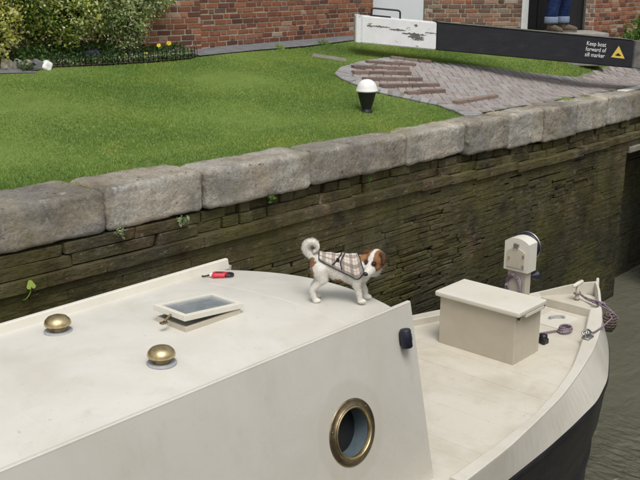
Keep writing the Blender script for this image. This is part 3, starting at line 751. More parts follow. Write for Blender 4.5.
# black hull
bm = bmesh.new()
for sd in (-1, 1):
    secs = []
    for x in np.concatenate([[-9, -4, 0, 3, 4.2], stx]):
        m_ = float(fMN(max(x, 4.5))); w_ = float(fWN(max(x, 4.5)))
        if sd > 0: m_, w_ = mir(max(x, 4.5), m_), mir(max(x, 4.5), w_)
        q_ = -sd
        secs.append([(x, m_, 1.049), (x, m_ - q_ * .008, 1.035), (x, m_ - q_ * .008, 1.005), (x, m_ + q_ * .004, .99), (x, m_ * .55 + w_ * .45, .62), (x, w_ - q_ * .012, .50), (x, w_ - q_ * .012, .45), (x, w_ + q_ * .004, .43), (x, w_ + q_ * .01, .34), (x, w_ - q_ * .01, .31), (x, w_ - q_ * .01, .26), (x, w_ + q_ * .01, .24), (x, w_ + q_ * .04, -.3)])
    rows = loft(bm, secs)
    if sd < 0: last = rows[-1]
    else:
        for i in range(len(last) - 1): bm.faces.new((last[i], last[i + 1], rows[-1][i + 1], rows[-1][i]))
obj('hull', bm, M['hull_black'], boat)
# foredeck of transverse planks
bm = bmesh.new(); loft(bm, [[(x, float(fIN(x)) - .02, 1.212), (x, float(fIF(x)) + .02, 1.212)] for x in np.linspace(4.2, 7.99, 30)]); sub = obj('deck_base', bm, M['deck_paint'], boat)
x = 4.22; k = 0
while x < 7.95:
    w_ = .152; x1 = min(x + w_ - .0007, 7.968); a0, a1, b0_, b1_ = float(fIN(x)) + .001, float(fIN(x1)) + .001, float(fIF(x)) - .001, float(fIF(x1)) - .001
    zt = 1.22 + random.uniform(-.0006, .0006)
    v = [(x, a0, zt), (x1, a1, zt), (x1, b1_, zt), (x, b0_, zt)]; v += [(p[0], p[1], 1.2125) for p in v]
    pyobj('deck_plank', v, [(0, 1, 2, 3), (7, 6, 5, 4), (0, 4, 5, 1), (1, 5, 6, 2), (2, 6, 7, 3), (3, 7, 4, 0)], M['deck_paint'], boat); x += w_
# bow plate with its step
bm = bmesh.new(); xs_ = np.concatenate([np.linspace(7.975, 8.36, 10)])
rows = loft(bm, [[(x, float(fYN(x)) + .012, min(fZR(x) - .012, 1.298)), (x, yc(x), min(fZR(x) - .004, 1.302)), (x, float(fYF(x)) - .012, min(fZR(x) - .012, 1.298))] for x in xs_])
lo_ = [bm.verts.new((v.co.x, v.co.y, 1.18)) for v in rows[0]]
for i in range(2): bm.faces.new((rows[0][i], rows[0][i + 1], lo_[i + 1], lo_[i]))
obj('bow_plate', bm, M['deck_paint'], boat)
bm = bmesh.new(); tube(bm, [(8.435, 3.885, .2), (8.445, 3.885, .9), (8.45, 3.88, 1.38), (8.445, 3.88, 1.47)], [.022, .022, .02, .014], 10); obj('stem_post', bm, M['side_paint'], boat, True)
# cabin
YB0, YB1, ZB, ZT = 3.085, 3.305, 1.222, 2.352
def side_y(z): return YB0 + (z - ZB) * (YB1 - YB0) / (ZT - ZB)
PH = Vector((3.795, side_y(1.79), 1.79)); PN = Vector((0, -(ZT - ZB), -(YB1 - YB0) * -1)).normalized(); PN = Vector((0, -(ZT - ZB), (YB1 - YB0))).normalized(); PU = Vector((0, (YB1 - YB0), (ZT - ZB))).normalized(); PX = Vector((1, 0, 0))
bm = bmesh.new()
def hole_panel(bm, off):
    out = [bm.verts.new(Vector((x, side_y(z), z)) - PN * off) for x, z in ((-7, ZB), (4.5, ZB), (4.5, ZT + .045), (-7, ZT + .045))]
    ci = [bm.verts.new(PH + PX * (.178 * math.cos(t)) + PU * (.178 * math.sin(t)) - PN * off) for t in np.linspace(0, 2 * math.pi, 49)[:-1]]
    ed = [bm.edges.new((out[i], out[(i + 1) % 4])) for i in range(4)] + [bm.edges.new((ci[i], ci[(i + 1) % 48])) for i in range(48)]
    bmesh.ops.triangle_fill(bm, edges=ed, use_beauty=True); return out, ci
o1, i1 = hole_panel(bm, 0); o2, i2 = hole_panel(bm, .035)
for i in range(4): bm.faces.new((o1[i], o1[(i + 1) % 4], o2[(i + 1) % 4], o2[i]))
for i in range(48): bm.faces.new((i1[i], i1[(i + 1) % 48], i2[(i + 1) % 48], i2[i]))
cs = obj('cabin_side', bm, M['side_paint'], boat); cs['label'] = 'flat cream cabin side with one brass porthole'
bm = bmesh.new(); secs = []
for x in (-7, 0, 4.36):
    secs.append([(x, 8.2 - YB0, ZB), (x, 8.2 - YB1, ZT - .002), (x, 8.2 - YB1 - .035, ZT - .002), (x, 8.2 - YB0 - .035, ZB)])
rows = loft(bm, secs); bm.faces.new(rows[0]); bm.faces.new(rows[-1])
obj('cabin_side', bm, M['side_paint'], boat)
def roof_z(y): return 2.350 + .036 * (1 - ((y - 4.1) / .79) ** 2)
def roof_x(y): return 4.50 - .25 * ((y - 3.85) / .95) ** 2
YR = np.linspace(3.342, 4.893, 25)
bm = bmesh.new(); rowsx = [[bm.verts.new((xx if k < 6 else roof_x(y) - (.0 if k == 7 else .02), y, roof_z(y) - (.012 if k == 7 else 0))) for y in YR] for k, xx in enumerate((-7, -4, -1, 1, 2.5, 3.6, 0, 0))]
rowsx.append([bm.verts.new((roof_x(y) - .012, y, roof_z(y) - .045)) for y in YR])
for a_, b_ in zip(rowsx, rowsx[1:]):
    for i in range(len(YR) - 1): bm.faces.new((a_[i], a_[i + 1], b_[i + 1], b_[i]))
obj('roof', bm, M['roof_paint'], boat, True)
bm = bmesh.new(); loft(bm, [[(roof_x(y) - .05, y, roof_z(y) - .03), (roof_x(y) - .05, (y - 4.1) * 1.26 + 4.1, 1.21)] for y in np.linspace(3.35, 4.88, 14)]); obj('front_bulkhead', bm, M['side_paint'], boat)
bm = bmesh.new(); box(bm, (-7.0, 4.1, 1.78), (.04, 1.72, 1.12)); obj('rear_bulkhead', bm, M['side_paint'], boat)
# low rails along both roof edges
bm = bmesh.new(); loft_s = [[(x, YB1 + .0, ZT - .02), (x, YB1 + .008, 2.402), (x, YB1 + .014, 2.407), (x, YB1 + .034, 2.405), (x, YB1 + .038, 2.398), (x, YB1 + .044, 2.33)] for x in (-7, 4.498)]
rows = loft(bm, loft_s); bm.faces.new(rows[0]); bm.faces.new(rows[-1])
bmesh.ops.translate(bm, verts=bm.verts, vec=(0, .001, 0)); obj('roof_rail', bm, M['side_paint'], boat)
bm = bmesh.new(); y_ = 8.2 - YB1
loft_s = [[(x, y_ + .012, ZT - .03), (x, y_ + .004, 2.402), (x, y_ - .002, 2.408), (x, y_ - .024, 2.408), (x, y_ - .030, 2.402), (x, y_ - .044, 2.335)] for x in (-7, 4.33)]
rows = loft(bm, loft_s); bm.faces.new(rows[0]); bm.faces.new(rows[-1]); obj('roof_rail', bm, M['lid_paint'], boat)
# weld seams of the roof sheets
for xb in (4.02, 2.02, .1):
    bm = bmesh.new(); tube(bm, [(xb - .10 * ((y - 3.75) / .95) ** 2 * (1 if xb > 4 else 0), y, roof_z(y) - .0022) for y in np.linspace(3.36, 4.85, 24)], .0034, 6); obj('roof_seam', bm, M['roof_paint'], boat, True)
# porthole
MP = Matrix((PX, PU, PN)).transposed().to_4x4(); MP.translation = PH
po = link('porthole', None, boat)
po.empty_display_size = .1
bm = bmesh.new(); lathe(bm, [(.150, -.02), (.152, .012), (.160, .020), (.166, .016), (.170, .008), (.196, .008), (.204, .004), (.206, -.002)], 64, MP); obj('rim', bm, M['brass_dull'], boat, True)
bm = bmesh.new(); lathe(bm, [(.1475, -.008), (.1475, .016), (.152, .023), (.157, .023), (.1605, .019)], 64, MP); obj('inner_bezel', bm, M['brass'], boat, True)
bm = bmesh.new(); lathe(bm, [(.149, .0), (.146, -.10)], 64, MP); obj('liner', bm, M['curtain_blue'], boat, True)
bm = bmesh.new(); lathe(bm, [(.149, -.1), (0, -.1)], 64, MP); obj('porthole_back', bm, M['dark_plastic'], boat)
bm = bmesh.new(); lathe(bm, [(.148, -.016), (0, -.016)], 64, MP)
for k in range(0): pass
a = Mat('clear_glass'); a.color(lin(.9, .95, .95)); a.b.inputs['Transmission Weight'].default_value = 1; a.b.inputs['IOR'].default_value = 1.05; M['clear_glass'] = a.set(.02, 0, .6)
obj('porthole_glass', bm, M['clear_glass'], boat)
bpy.data.objects.remove(po)
for k in range(3):
    t = k * 2 * math.pi / 3 + .7; bm = bmesh.new(); lathe(bm, [(.006, .006), (.0055, .0115), (0, .0125)], 10, MP @ Matrix.Translation((.184 * math.cos(t), .184 * math.sin(t), 0))); obj('rim_screw', bm, M['brass_dull'], bpy.data.objects['rim'], True)
# navigation lamp on the cabin side
NL = Vector((4.36, side_y(2.205), 2.205)); MNl = Matrix((PX, PU, PN)).transposed().to_4x4(); MNl.translation = NL
bm = bmesh.new(); lathe(bm, [(0, -.062), (.030, -.062), (.036, -.055), (.036, .050), (.030, .060), (0, .062)], 24, MNl @ Matrix.Translation((0, 0, .04)) @ Matrix.Rotation(R(-90), 4, 'X')); nl = obj('side_lamp', bm, M['navy_rubber'], boat, True)
bm = bmesh.new(); box(bm, NL + PN * .012, (.05, .03, .09), .006, 2); obj('lamp_bracket', bm, M['dark_plastic'], nl)
bm = bmesh.new(); lathe(bm, [(0, -.02), (.022, -.02), (.022, .02), (0, .02)], 16, MNl @ Matrix.Translation((.022, 0, .045)) @ Matrix.Rotation(R(-90), 4, 'X')); obj('lens', bm, M['steel'], nl, True)
# mushroom vents
for (x, y, sc) in ((2.73, 4.60, 1.0), (2.84, 3.755, .98)):
    z = roof_z(y); T = Matrix.Translation((x, y, z)) @ Matrix.Diagonal((sc, sc, sc, 1))
    bm = bmesh.new(); lathe(bm, [(0, .0), (.050, .0), (.050, .02), (.046, .026), (.046, .058), (0, .058)], 32, T); v_ = obj('mushroom_vent', bm, M['brass_dull'], boat, True)
    bm = bmesh.new(); lathe(bm, [(.048, -.01), (.084, -.01), (.084, .008), (.080, .011), (.048, .011)], 32, T); obj('flange', bm, M['pale_ring'], v_, True)
    bm = bmesh.new(); lathe(bm, [(.044, .050), (.068, .044), (.078, .047), (.080, .055), (.074, .074), (.058, .091), (.032, .102), (0, .105)], 40, T); obj('cap', bm, M['brass'], v_, True)
# opening skylight
sk = link('skylight', None, boat)
z0 = 2.372
bm = bmesh.new()
for (cx_, cy_, sx_, sy_) in ((3.43, 4.005, .44, .02), (3.43, 4.265, .44, .02), (3.22, 4.135, .02, .24), (3.64, 4.135, .02, .24)): box(bm, (cx_, cy_, z0 + .02), (sx_, sy_, .05), .003, 1)
sk_c = obj('skylight', bm, M['locker_paint'], boat)
bpy.data.objects.remove(sk)
LM = Matrix.Translation((3.665, 4.135, z0 + .047)) @ Matrix.Rotation(R(5.2), 4, 'Y')
bm = bmesh.new()
for (cx_, cy_, sx_, sy_) in ((-.235, -.132, .47, .034), (-.235, .132, .47, .034), (-.453, 0, .034, .23), (-.017, 0, .034, .23)): box(bm, (cx_, cy_, .016), (sx_, sy_, .036), .004, 2)
bmesh.ops.transform(bm, matrix=LM, verts=bm.verts); lf = obj('lid_frame', bm, M['lid_paint'], sk_c)
bm = bmesh.new(); box(bm, (-.235, 0, .016), (.41, .236, .008)); bmesh.ops.transform(bm, matrix=LM, verts=bm.verts); obj('pane', bm, M['sky_glass'], sk_c)
bm = bmesh.new(); tube(bm, [LM @ Vector(p) for p in ((-.47, -.02, .01), (-.50, -.025, -.005), (-.525, -.03, -.02))], .008, 8); box(bm, LM @ Vector((-.53, -.03, -.026)), (.05, .03, .012), .004, 1); obj('stay_latch', bm, M['brass_dull'], sk_c)
# foredeck locker
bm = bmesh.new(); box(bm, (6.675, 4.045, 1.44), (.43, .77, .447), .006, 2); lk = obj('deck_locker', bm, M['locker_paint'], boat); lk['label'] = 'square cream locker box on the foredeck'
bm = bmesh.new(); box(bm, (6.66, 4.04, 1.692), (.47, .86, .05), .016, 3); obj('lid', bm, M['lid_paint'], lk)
for (x, y) in ((6.70, 3.628), (6.66, 4.45)):
    bm = bmesh.new(); box(bm, (x, y, 1.655), (.30, .035, .028), .003, 1); obj('lid_batten', bm, M['lid_paint'], lk)
for (x, y) in ((6.478, 3.66), (6.88, 3.655), (6.478, 4.42)):
    bm = bmesh.new(); v = [bm.verts.new(p) for p in ((x - .012, y - .016, 1.668), (x + .05, y - .016, 1.668), (x + .02, y - .016, 1.62))]; v2 = [bm.verts.new((p.co.x, p.co.y + .02, p.co.z)) for p in v]
    bm.faces.new(v); bm.faces.new(v2)
    for i in range(3): bm.faces.new((v[i], v[(i + 1) % 3], v2[(i + 1) % 3], v2[i]))
    obj('seal_tab', bm, M['green_felt'], lk)
# headlamp box on its post
bm = bmesh.new(); box(bm, (7.25, 4.10, 1.515), (.09, .195, .60), .006, 2); lp = obj('lamp_post', bm, M['locker_paint'], boat); lp['label'] = 'cream post carrying the headlamp box'
def arch(y0, y1, z0, z1, rise, n=10): return [(y0, z0), (y1, z0)] + [(y1 + (y0 - y1) * k / n, z1 + rise * math.sin(math.pi * k / n) ** .8) for k in range(n + 1)]
def extr(poly, x0, x1, bev=0):
    bm = bmesh.new(); a_ = [bm.verts.new((x0, y, z)) for y, z in poly]; b_ = [bm.verts.new((x1, y, z)) for y, z in poly]; bm.faces.new(a_); bm.faces.new(b_)
    for i in range(len(poly)): bm.faces.new((a_[i], a_[(i + 1) % len(poly)], b_[(i + 1) % len(poly)], b_[i]))
    return bm
hb = obj('lamp_box', extr(arch(3.975, 4.225, 1.80, 2.07, .045), 7.175, 7.325), M['lid_paint'], lp)
obj('box_door', extr(arch(4.01, 4.19, 1.835, 1.985, .035), 7.165, 7.176), M['locker_paint'], lp)
bm = bmesh.new(); box(bm, (7.166, 4.10, 2.055), (.014, .055, .028), .004, 1); box(bm, (7.158, 4.085, 2.045), (.014, .014, .05), .003, 1); box(bm, (7.158, 4.115, 2.045), (.014, .014, .05), .003, 1); obj('hasp', bm, M['steel'], lp)
bm = bmesh.new(); lathe(bm, [(0, 0), (.008, 0), (.008, .012), (0, .014)], 12, Matrix.Translation((7.164, 4.165, 1.925)) @ Matrix.Rotation(R(-90), 4, 'Y')); obj('knob', bm, M['brass'], lp)
for y in (4.015, 4.018):
    bm = bmesh.new(); box(bm, (7.162, 4.022, 1.86 if y == 4.015 else 1.955), (.008, .018, .03), .002, 1); obj('hinge', bm, M['steel'], lp)
bm = bmesh.new(); lathe(bm, [(0, -.005), (.075, -.005), (.125, .035), (.135, .05), (.135, .075), (.128, .085), (0, .085)], 36, Matrix.Translation((7.300, 4.10, 2.0)) @ Matrix.Rotation(R(90), 4, 'Y')); hl = obj('headlamp', bm, M['navy_rubber'], lp, True)
bm = bmesh.new(); lathe(bm, [(.136, .062), (.1395, .066), (.1395, .074), (.136, .078)], 36, Matrix.Translation((7.300, 4.10, 2.0)) @ Matrix.Rotation(R(90), 4, 'Y')); obj('chrome_ring', bm, M['steel'], lp, True)
bm = bmesh.new(); lathe(bm, [(0, 0), (.022, 0), (.026, .03), (.034, .055), (.052, .075), (.052, .082), (0, .07)], 20, Matrix.Translation((7.30, 4.02, 1.735)) @ Matrix.Rotation(R(90), 4, 'Y') @ Matrix.Rotation(R(20), 4, 'X')); box(bm, (7.32, 4.03, 1.70), (.04, .03, .04), .005, 1); obj('horn', bm, M['navy_rubber'], lp, True)
# hatch, cleat, T-stud, fairlead on the foredeck
bm = bmesh.new(); box(bm, (7.68, 3.93, 1.223), (.38, .30, .012), .003, 1, Matrix.Rotation(R(-3), 3, 'Z')); hc = obj('deck_hatch', bm, M['lid_paint'], boat)
bm = bmesh.new(); box(bm, (7.66, 3.965, 1.240), (.03, .03, .026), .004, 1); box(bm, (7.76, 3.88, 1.240), (.03, .03, .026), .004, 1); tube(bm, [(7.66, 3.965, 1.25), (7.71, 3.925, 1.256), (7.76, 3.88, 1.252)], .009, 8); obj('hatch_handle', bm, M['pale_ring'], hc)
bm = bmesh.new(); lathe(bm, [(0, 0), (.03, 0), (.022, .012), (.019, .03), (.019, .15), (0, .15)], 16, Matrix.Translation((8.14, 3.94, 1.315))); ts = obj('mooring_stud', bm, M['locker_paint'], boat, True)
bm = bmesh.new(); tube(bm, [(8.05, 3.945, 1.462), (8.065, 3.945, 1.465), (8.14, 3.94, 1.472), (8.215, 3.935, 1.478), (8.23, 3.935, 1.478)], [.010, .02, .022, .02, .010], 12); obj('cross_bar', bm, M['lid_paint'], ts, True)
fl = Vector((7.30, 3.40, 1.292))
bm = bmesh.new(); box(bm, fl + Vector((0, 0, .008)), (.11, .07, .016), .004, 1); tube(bm, smoothline([fl + Vector((-.04, 0, .01)), fl + Vector((-.04, 0, .05)), fl + Vector((0, .01, .075)), fl + Vector((.04, 0, .05)), fl + Vector((.04, 0, .01))], 5), .009, 8); tube(bm, smoothline([fl + Vector((-.02, .03, .02)), fl + Vector((-.01, .05, .04)), fl + Vector((.02, .04, .05)), fl + Vector((.03, .0, .03))], 5), .008, 8); obj('fairlead', bm, M['steel'], boat, True)
bm = bmesh.new(); lathe(bm, [(0, 0), (.05, 0), (.05, .03), (.036, .05), (.036, .075), (0, .08)], 18, Matrix.Translation((7.10, 3.73, 1.221))); box(bm, (7.06, 3.70, 1.25), (.05, .04, .05), .006, 1); obj('filler_cap', bm, M['dark_plastic'], boat, True)

# ---------------------------------------------------------------- ropes, fender, dog lead
def rope(name, pts, r, label, n=8):
    bm = bmesh.new(); tube(bm, smoothline(pts, 6), r, 8); o = obj(name, bm, M['rope_purple'], None, True); return tag(o, label, 'rope')
FN = Vector((7.93, 3.495, 1.24))
bm = bmesh.new()
def spiral(bm, c, r, h, n, rr):
    pts = []
    for k in range(n * 14 + 1):
        u = k / (n * 14); a_ = u * n * 2 * math.pi; rad = r * math.sin(math.pi * (.14 + .72 * u)) ; pts.append(c + Vector((rad * math.cos(a_), rad * math.sin(a_), h * (.5 - u))))
    tube(bm, pts, rr, 7)
roundbox(bm, (.052, .052, .08), .05, 5, .004, 3, Matrix.Translation(FN), 9)
spiral(bm, FN, .068, .17, 7, .0135)
fe = obj('fender', bm, M['fender_rope'], None, True); tag(fe, 'round knotted rope fender hanging beside the bow', 'fender')
ts_ = Vector((8.14, 3.94, 1.36))
bm = bmesh.new()
tube(bm, smoothline([ts_ + Vector((.03, 0, .03)), ts_ + Vector((0, -.032, .02)), ts_ + Vector((-.03, 0, .012)), ts_ + Vector((0, .032, .006)), ts_ + Vector((.03, -.01, 0)), ts_ + Vector((0, -.10, -.025)), (8.07, 3.72, 1.345), (7.99, 3.56, 1.345), (7.95, 3.47, 1.335), FN + Vector((.005, .01, .08))], 6), .0085, 8)
tube(bm, smoothline([ts_ + Vector((.02, .0, .012)), ts_ + Vector((0, -.11, -.015)), (8.10, 3.73, 1.352), (8.04, 3.60, 1.352), (7.97, 3.50, 1.345), (8.02, 3.44, 1.26), FN + Vector((.02, -.01, .06))], 6), .0085, 8)
tube(bm, smoothline([(8.06, 3.70, 1.37), (8.03, 3.64, 1.378), (8.05, 3.60, 1.36), (8.09, 3.64, 1.362), (8.06, 3.70, 1.352), (8.03, 3.72, 1.36)], 6), .009, 8)
o = obj('mooring_rope', bm, M['rope_purple'], None, True); tag(o, 'purple rope knotted from the stud to the fender', 'rope')
rope('fender_line', [FN + Vector((-.01, 0, .075)), (7.84, 3.43, 1.325), (7.72, 3.415, 1.318), (7.55, 3.405, 1.308), (7.40, 3.40, 1.315), fl + Vector((.04, .005, .055)), fl + Vector((.0, .012, .078))], .0075, 'thin purple line from the fender to the steel fairlead')
cpts = []
for k in range(34):
    t = k / 33 * 2 * math.pi * 2.6; cpts.append((7.46 + .085 * math.cos(t) * (1 - .008 * k), 3.70 + .06 * math.sin(t) * (1 - .008 * k), 1.233 + .0045 * k / 3))
rope('coiled_rope', [(7.12, 3.80, 1.26), (7.2, 3.83, 1.245), (7.30, 3.80, 1.24)] + cpts, .0085, 'small purple rope coil lying on the deck beside the hatch')
pts = []
for k in range(60):
    t = k / 59 * 2 * math.pi * 3.5; ph = .012 * math.sin(t * .28); pts.append((7.192 - .010 * (k % 17) / 17, 4.12 + (.075 + ph) * math.cos(t) + .008 * math.sin(k), 1.655 + (.095 + ph) * math.sin(t)))
rope('hanging_rope', pts, .0085, 'purple rope loops hanging on the lamp post')
# retractable lead
ld = empty('dog_lead', (4.08, 4.68, roof_z(4.68)), 'red retractable dog lead lying on the roof by the far rail', 'dog lead', rz=R(-48))
bm = bmesh.new(); roundbox(bm, (.052, .038, .017), .017, 8, 0, 1, Matrix.Translation((.0, .0, .018))); obj('casing', bm, M['red_plastic'], ld, True, True)
bm = bmesh.new(); roundbox(bm, (.026, .012, .003), .003, 4, 0, 1, Matrix.Translation((.0, .004, .034))); obj('grip_plate', bm, M['dark_plastic'], ld, True, True)
bm = bmesh.new(); tube(bm, smoothline([(.035, .026, .02), (.065, .032, .02), (.092, .016, .02), (.094, -.014, .02), (.07, -.03, .02), (.035, -.026, .02)], 6), .0095, 8); obj('handle', bm, M['dark_plastic'], ld, True, True)
bm = bmesh.new(); box(bm, (.055, -.025, .02), (.05, .014, .018), .004, 2); obj('handle_grip', bm, M['red_plastic'], ld, False, True)
bm = bmesh.new(); box(bm, (-.058, .0, .018), (.022, .028, .022), .005, 2); obj('nose', bm, M['sign_white'], ld, False, True)
bm = bmesh.new(); tube(bm, smoothline([(-.065, .0, .016), (-.085, .008, .008), (-.105, .002, .006), (-.125, .004, .006)], 5), .006, 7); obj('cord', bm, M['dark_plastic'], ld, True, True)

# ---------------------------------------------------------------- leaves, shrubs, flowers
def leaf_cloud(name, P, size, m, parent=None, tint=None, up=.35, fold=.25, asp=.55, kind=None, out=None):
    """many small folded leaves at the points P, as one mesh"""
    n = len(P); d = rng.normal(size=(n, 3)); d[:, 2] += up
    if out is not None: d += out
    d /= np.linalg.norm(d, axis=1)[:, None]; t = rng.normal(size=(n, 3)); a_ = np.cross(d, t); a_ /= np.linalg.norm(a_, axis=1)[:, None]; nrm = np.cross(a_, d)
    s = (size * rng.uniform(.6, 1.35, n))[:, None]
    v0 = P - d * s * .5; v1 = P + a_ * s * asp * .5 + nrm * s * fold * .3; v2 = P + d * s * .5; v3 = P - a_ * s * asp * .5 + nrm * s * fold * .3
    V = np.stack([v0, v1, v2, v3], 1).reshape(-1, 3).astype(np.float32)
    idx = np.arange(n, dtype=np.int32)[:, None] * 4; F = np.concatenate([idx + np.array([[0, 1, 2]]), idx + np.array([[0, 2, 3]])], 1).reshape(-1).astype(np.int32)
    T = np.repeat(tint if tint is not None else rng.random(n), 4)
    return raw_tris(name, V, F, T, m, parent, kind)
def raw_tris(name, V, F, T, m, parent=None, kind=None):
    me = bpy.data.meshes.new(name); me.vertices.add(len(V)); me.vertices.foreach_set('co', V.ravel())
    nf = len(F) // 3; me.loops.add(len(F)); me.loops.foreach_set('vertex_index', F); me.polygons.add(nf); me.polygons.foreach_set('loop_start', np.arange(nf, dtype=np.int32) * 3)
    me.update(calc_edges=True)
    at = me.attributes.new('tint', 'FLOAT', 'POINT'); at.data.foreach_set('value', T.astype(np.float32))
    me.materials.append(m); o = link(name, me, parent)
    if kind: o['kind'] = kind
    return o
def blob_points(blobs, n, shell=.75):
    """points in clumps through the volume of the ellipsoids, denser towards the outside"""
    vol = np.array([b[1][0] * b[1][1] * b[1][2] for b in blobs]); k = rng.choice(len(blobs), n, p=vol / vol.sum())
    C = np.array([b[0] for b in blobs])[k]; Rr = np.array([b[1] for b in blobs])[k]
    nc = max(30, n // 26); d = rng.normal(size=(nc, 3)); d /= np.linalg.norm(d, axis=1)[:, None]; rad = rng.uniform(.35, 1.05, nc) ** (1 - shell * .6)
    ci = rng.integers(0, nc, n); return C + Rr * (d[ci] * rad[ci][:, None]) + rng.normal(scale=.032, size=(n, 3)), ci, rng.random(nc)
def shrub(label, base, blobs, n, size, m, stems, inner=0):
    o = empty('shrub', base, label, 'shrub', 'shrubs along the garden wall')
    P, ci, ct = blob_points(blobs, n); keep = P[:, 2] > base[2] + .03; P, ci = P[keep], ci[keep]
    leaf_cloud('foliage', P, size, m, o, np.clip(.12 + ct[ci] * .55 + rng.random(len(P)) * .36, 0, .999), kind='stuff')
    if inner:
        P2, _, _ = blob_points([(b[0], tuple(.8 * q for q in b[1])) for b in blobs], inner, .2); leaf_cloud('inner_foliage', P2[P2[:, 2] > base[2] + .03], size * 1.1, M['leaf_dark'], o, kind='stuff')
    for k in range(stems):
        b = blobs[k % len(blobs)]; p = Vector(base) + Vector((random.uniform(-.12, .12), random.uniform(-.05, .05), -.03)); q = Vector(b[0]) + Vector([random.uniform(-.6, .6) * r_ for r_ in b[1]])
        mid = p.lerp(q, .45) + Vector((random.uniform(-.08, .08), random.uniform(-.05, .05), -.03)); bm = bmesh.new(); pts = smoothline([p, mid, q], 5); tube(bm, pts, [.016 * (1 - .75 * i / (len(pts) - 1)) + .002 for i in range(len(pts))], 6); obj('stem', bm, M['bark'], o, True)
    return o
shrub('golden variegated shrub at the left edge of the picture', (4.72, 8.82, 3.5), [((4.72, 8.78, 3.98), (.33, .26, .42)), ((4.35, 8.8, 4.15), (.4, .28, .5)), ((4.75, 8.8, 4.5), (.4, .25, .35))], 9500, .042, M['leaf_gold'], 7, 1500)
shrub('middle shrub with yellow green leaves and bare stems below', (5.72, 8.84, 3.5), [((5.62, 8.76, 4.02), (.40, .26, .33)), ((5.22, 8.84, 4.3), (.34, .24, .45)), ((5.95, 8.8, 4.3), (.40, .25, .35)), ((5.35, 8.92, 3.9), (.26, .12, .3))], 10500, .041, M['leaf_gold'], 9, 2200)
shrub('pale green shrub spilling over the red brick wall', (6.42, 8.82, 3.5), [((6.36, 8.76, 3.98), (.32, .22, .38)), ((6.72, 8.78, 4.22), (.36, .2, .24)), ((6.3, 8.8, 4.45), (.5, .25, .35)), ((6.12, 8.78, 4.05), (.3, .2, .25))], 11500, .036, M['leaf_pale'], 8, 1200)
bb = empty('bush', (14.55, 6.30, gzf(14.55, 6.3)), 'dark green leafy bush beside the cottage, behind the beam', 'bush')
P, ci, ct = blob_points([((14.62, 6.28, 3.42), (.42, .35, .42)), ((14.95, 6.1, 3.3), (.5, .4, .5))], 4200); leaf_cloud('foliage', P, .06, M['leaf_fresh'], bb, ct[ci] * .6 + rng.random(len(P)) * .39, kind='stuff')
for k in range(4):
    bm = bmesh.new(); tube(bm, smoothline([(14.55 + .05 * k, 6.3 - .03 * k, gzf(14.6, 6.3) - .03), (14.6 + .04 * k, 6.28, 3.2), (14.5 + .15 * k, 6.3 - .08 * k, 3.5)], 4), .010, 6); obj('stem', bm, M['bark'], bb, True)
# low planting of the bed
def bed_pts(n, x0=4.95, x1=7.25, back=.42):
    x = rng.uniform(x0, x1, n); yf = np.interp(x, [p[0] for p in BED_FRONT], [p[1] for p in BED_FRONT]) + .03; y = yf + rng.random(n) ** 1.2 * back; return x, y
x, y = bed_pts(5200, 4.9, 7.2); z = gz(x, y) + .02 + rng.random(len(x)) * np.where(x < 6.2, .13, .075) * np.clip((y - 8.5) / .15, .35, 1.3)
o = leaf_cloud('ground_cover', np.stack([x, y, z], 1), .036, M['leaf_dark'], up=.8); tag(o, 'low dark green ground cover in the flower bed', 'plants', kind='stuff')
x, y = bed_pts(2600, 5.15, 7.25, .16); z = gz(x, y) + .02 + rng.random(len(x)) * .06
o = leaf_cloud('bedding_leaves', np.stack([x, y, z], 1), .030, M['leaf_sage'], up=.9, tint=rng.random(len(x))); tag(o, 'grey green bedding leaves along the front of the bed', 'plants', kind='stuff')
def pansy(x, y, h, m, label, sz=.032, heads=2):
    z = gzf(x, y); o = empty('pansy', (x, y, z), label, 'flower', 'flowers in the bed')
    for k in range(heads):
        c = Vector((x + (k - (heads - 1) / 2) * sz * 1.5 + random.uniform(-.01, .01), y + random.uniform(-.02, .02), z + h + random.uniform(-.015, .015)))
        bm = bmesh.new(); tube(bm, [(c.x, c.y, z - .01), (c.x + .005, c.y + .01, z + h * .5), (c.x, c.y + .006, c.z)], .003, 5); obj('stalk', bm, M['leaf_fresh'], o, True)
        N = Vector((random.uniform(-.75, -.45), -.6, .45)).normalized(); A_ = N.cross(Vector((0, 0, 1))).normalized(); B_ = A_.cross(N) * -1
        bm = bmesh.new()
        for q in range(5):
            t = q * 2 * math.pi / 5 + .3; pc = c + (A_ * math.cos(t) + B_ * math.sin(t)) * sz * .5; ctr = bm.verts.new(pc + N * .004); ring = []
            for j in range(8):
                u = j * math.pi / 4; ring.append(bm.verts.new(pc + (A_ * math.cos(u) + B_ * math.sin(u)) * sz * .48 + N * random.uniform(-.004, .004)))
            for j in range(8): bm.faces.new((ctr, ring[j], ring[(j + 1) % 8]))
        hd_ = obj('flower_head', bm, m, o, True)
        bm = bmesh.new(); bmesh.ops.create_icosphere(bm, subdivisions=1, radius=sz * .16, matrix=Matrix.Translation(c + N * .006)); obj('flower_eye', bm, M['petal_yellow'] if m is not M['petal_yellow'] else M['petal_maroon'], hd_)
    n = 26; P = np.stack([rng.normal(x, .03, n), rng.normal(y, .025, n), z + .02 + rng.random(n) * h * .6], 1); leaf_cloud('leaves', P, .03, M['leaf_fresh'], o, up=.8, kind='stuff')
pansy(5.86, 8.70, .10, M['petal_purple'], 'deep purple pansies below the middle shrub', .055, 2)
pansy(5.64, 8.65, .055, M['petal_purple'], 'single small purple pansy left of the purple pair', .034, 1)
pansy(6.95, 8.74, .13, M['petal_yellow'], 'yellow pansy in front of the brick wall, tallest of the yellows', .030, 1)
pansy(6.78, 8.72, .12, M['petal_yellow'], 'yellow pansy second from the right end of the bed', .026, 1)
pansy(6.27, 8.66, .06, M['petal_yellow'], 'low yellow pansy under the pale shrub, leftmost yellow one', .030, 1)
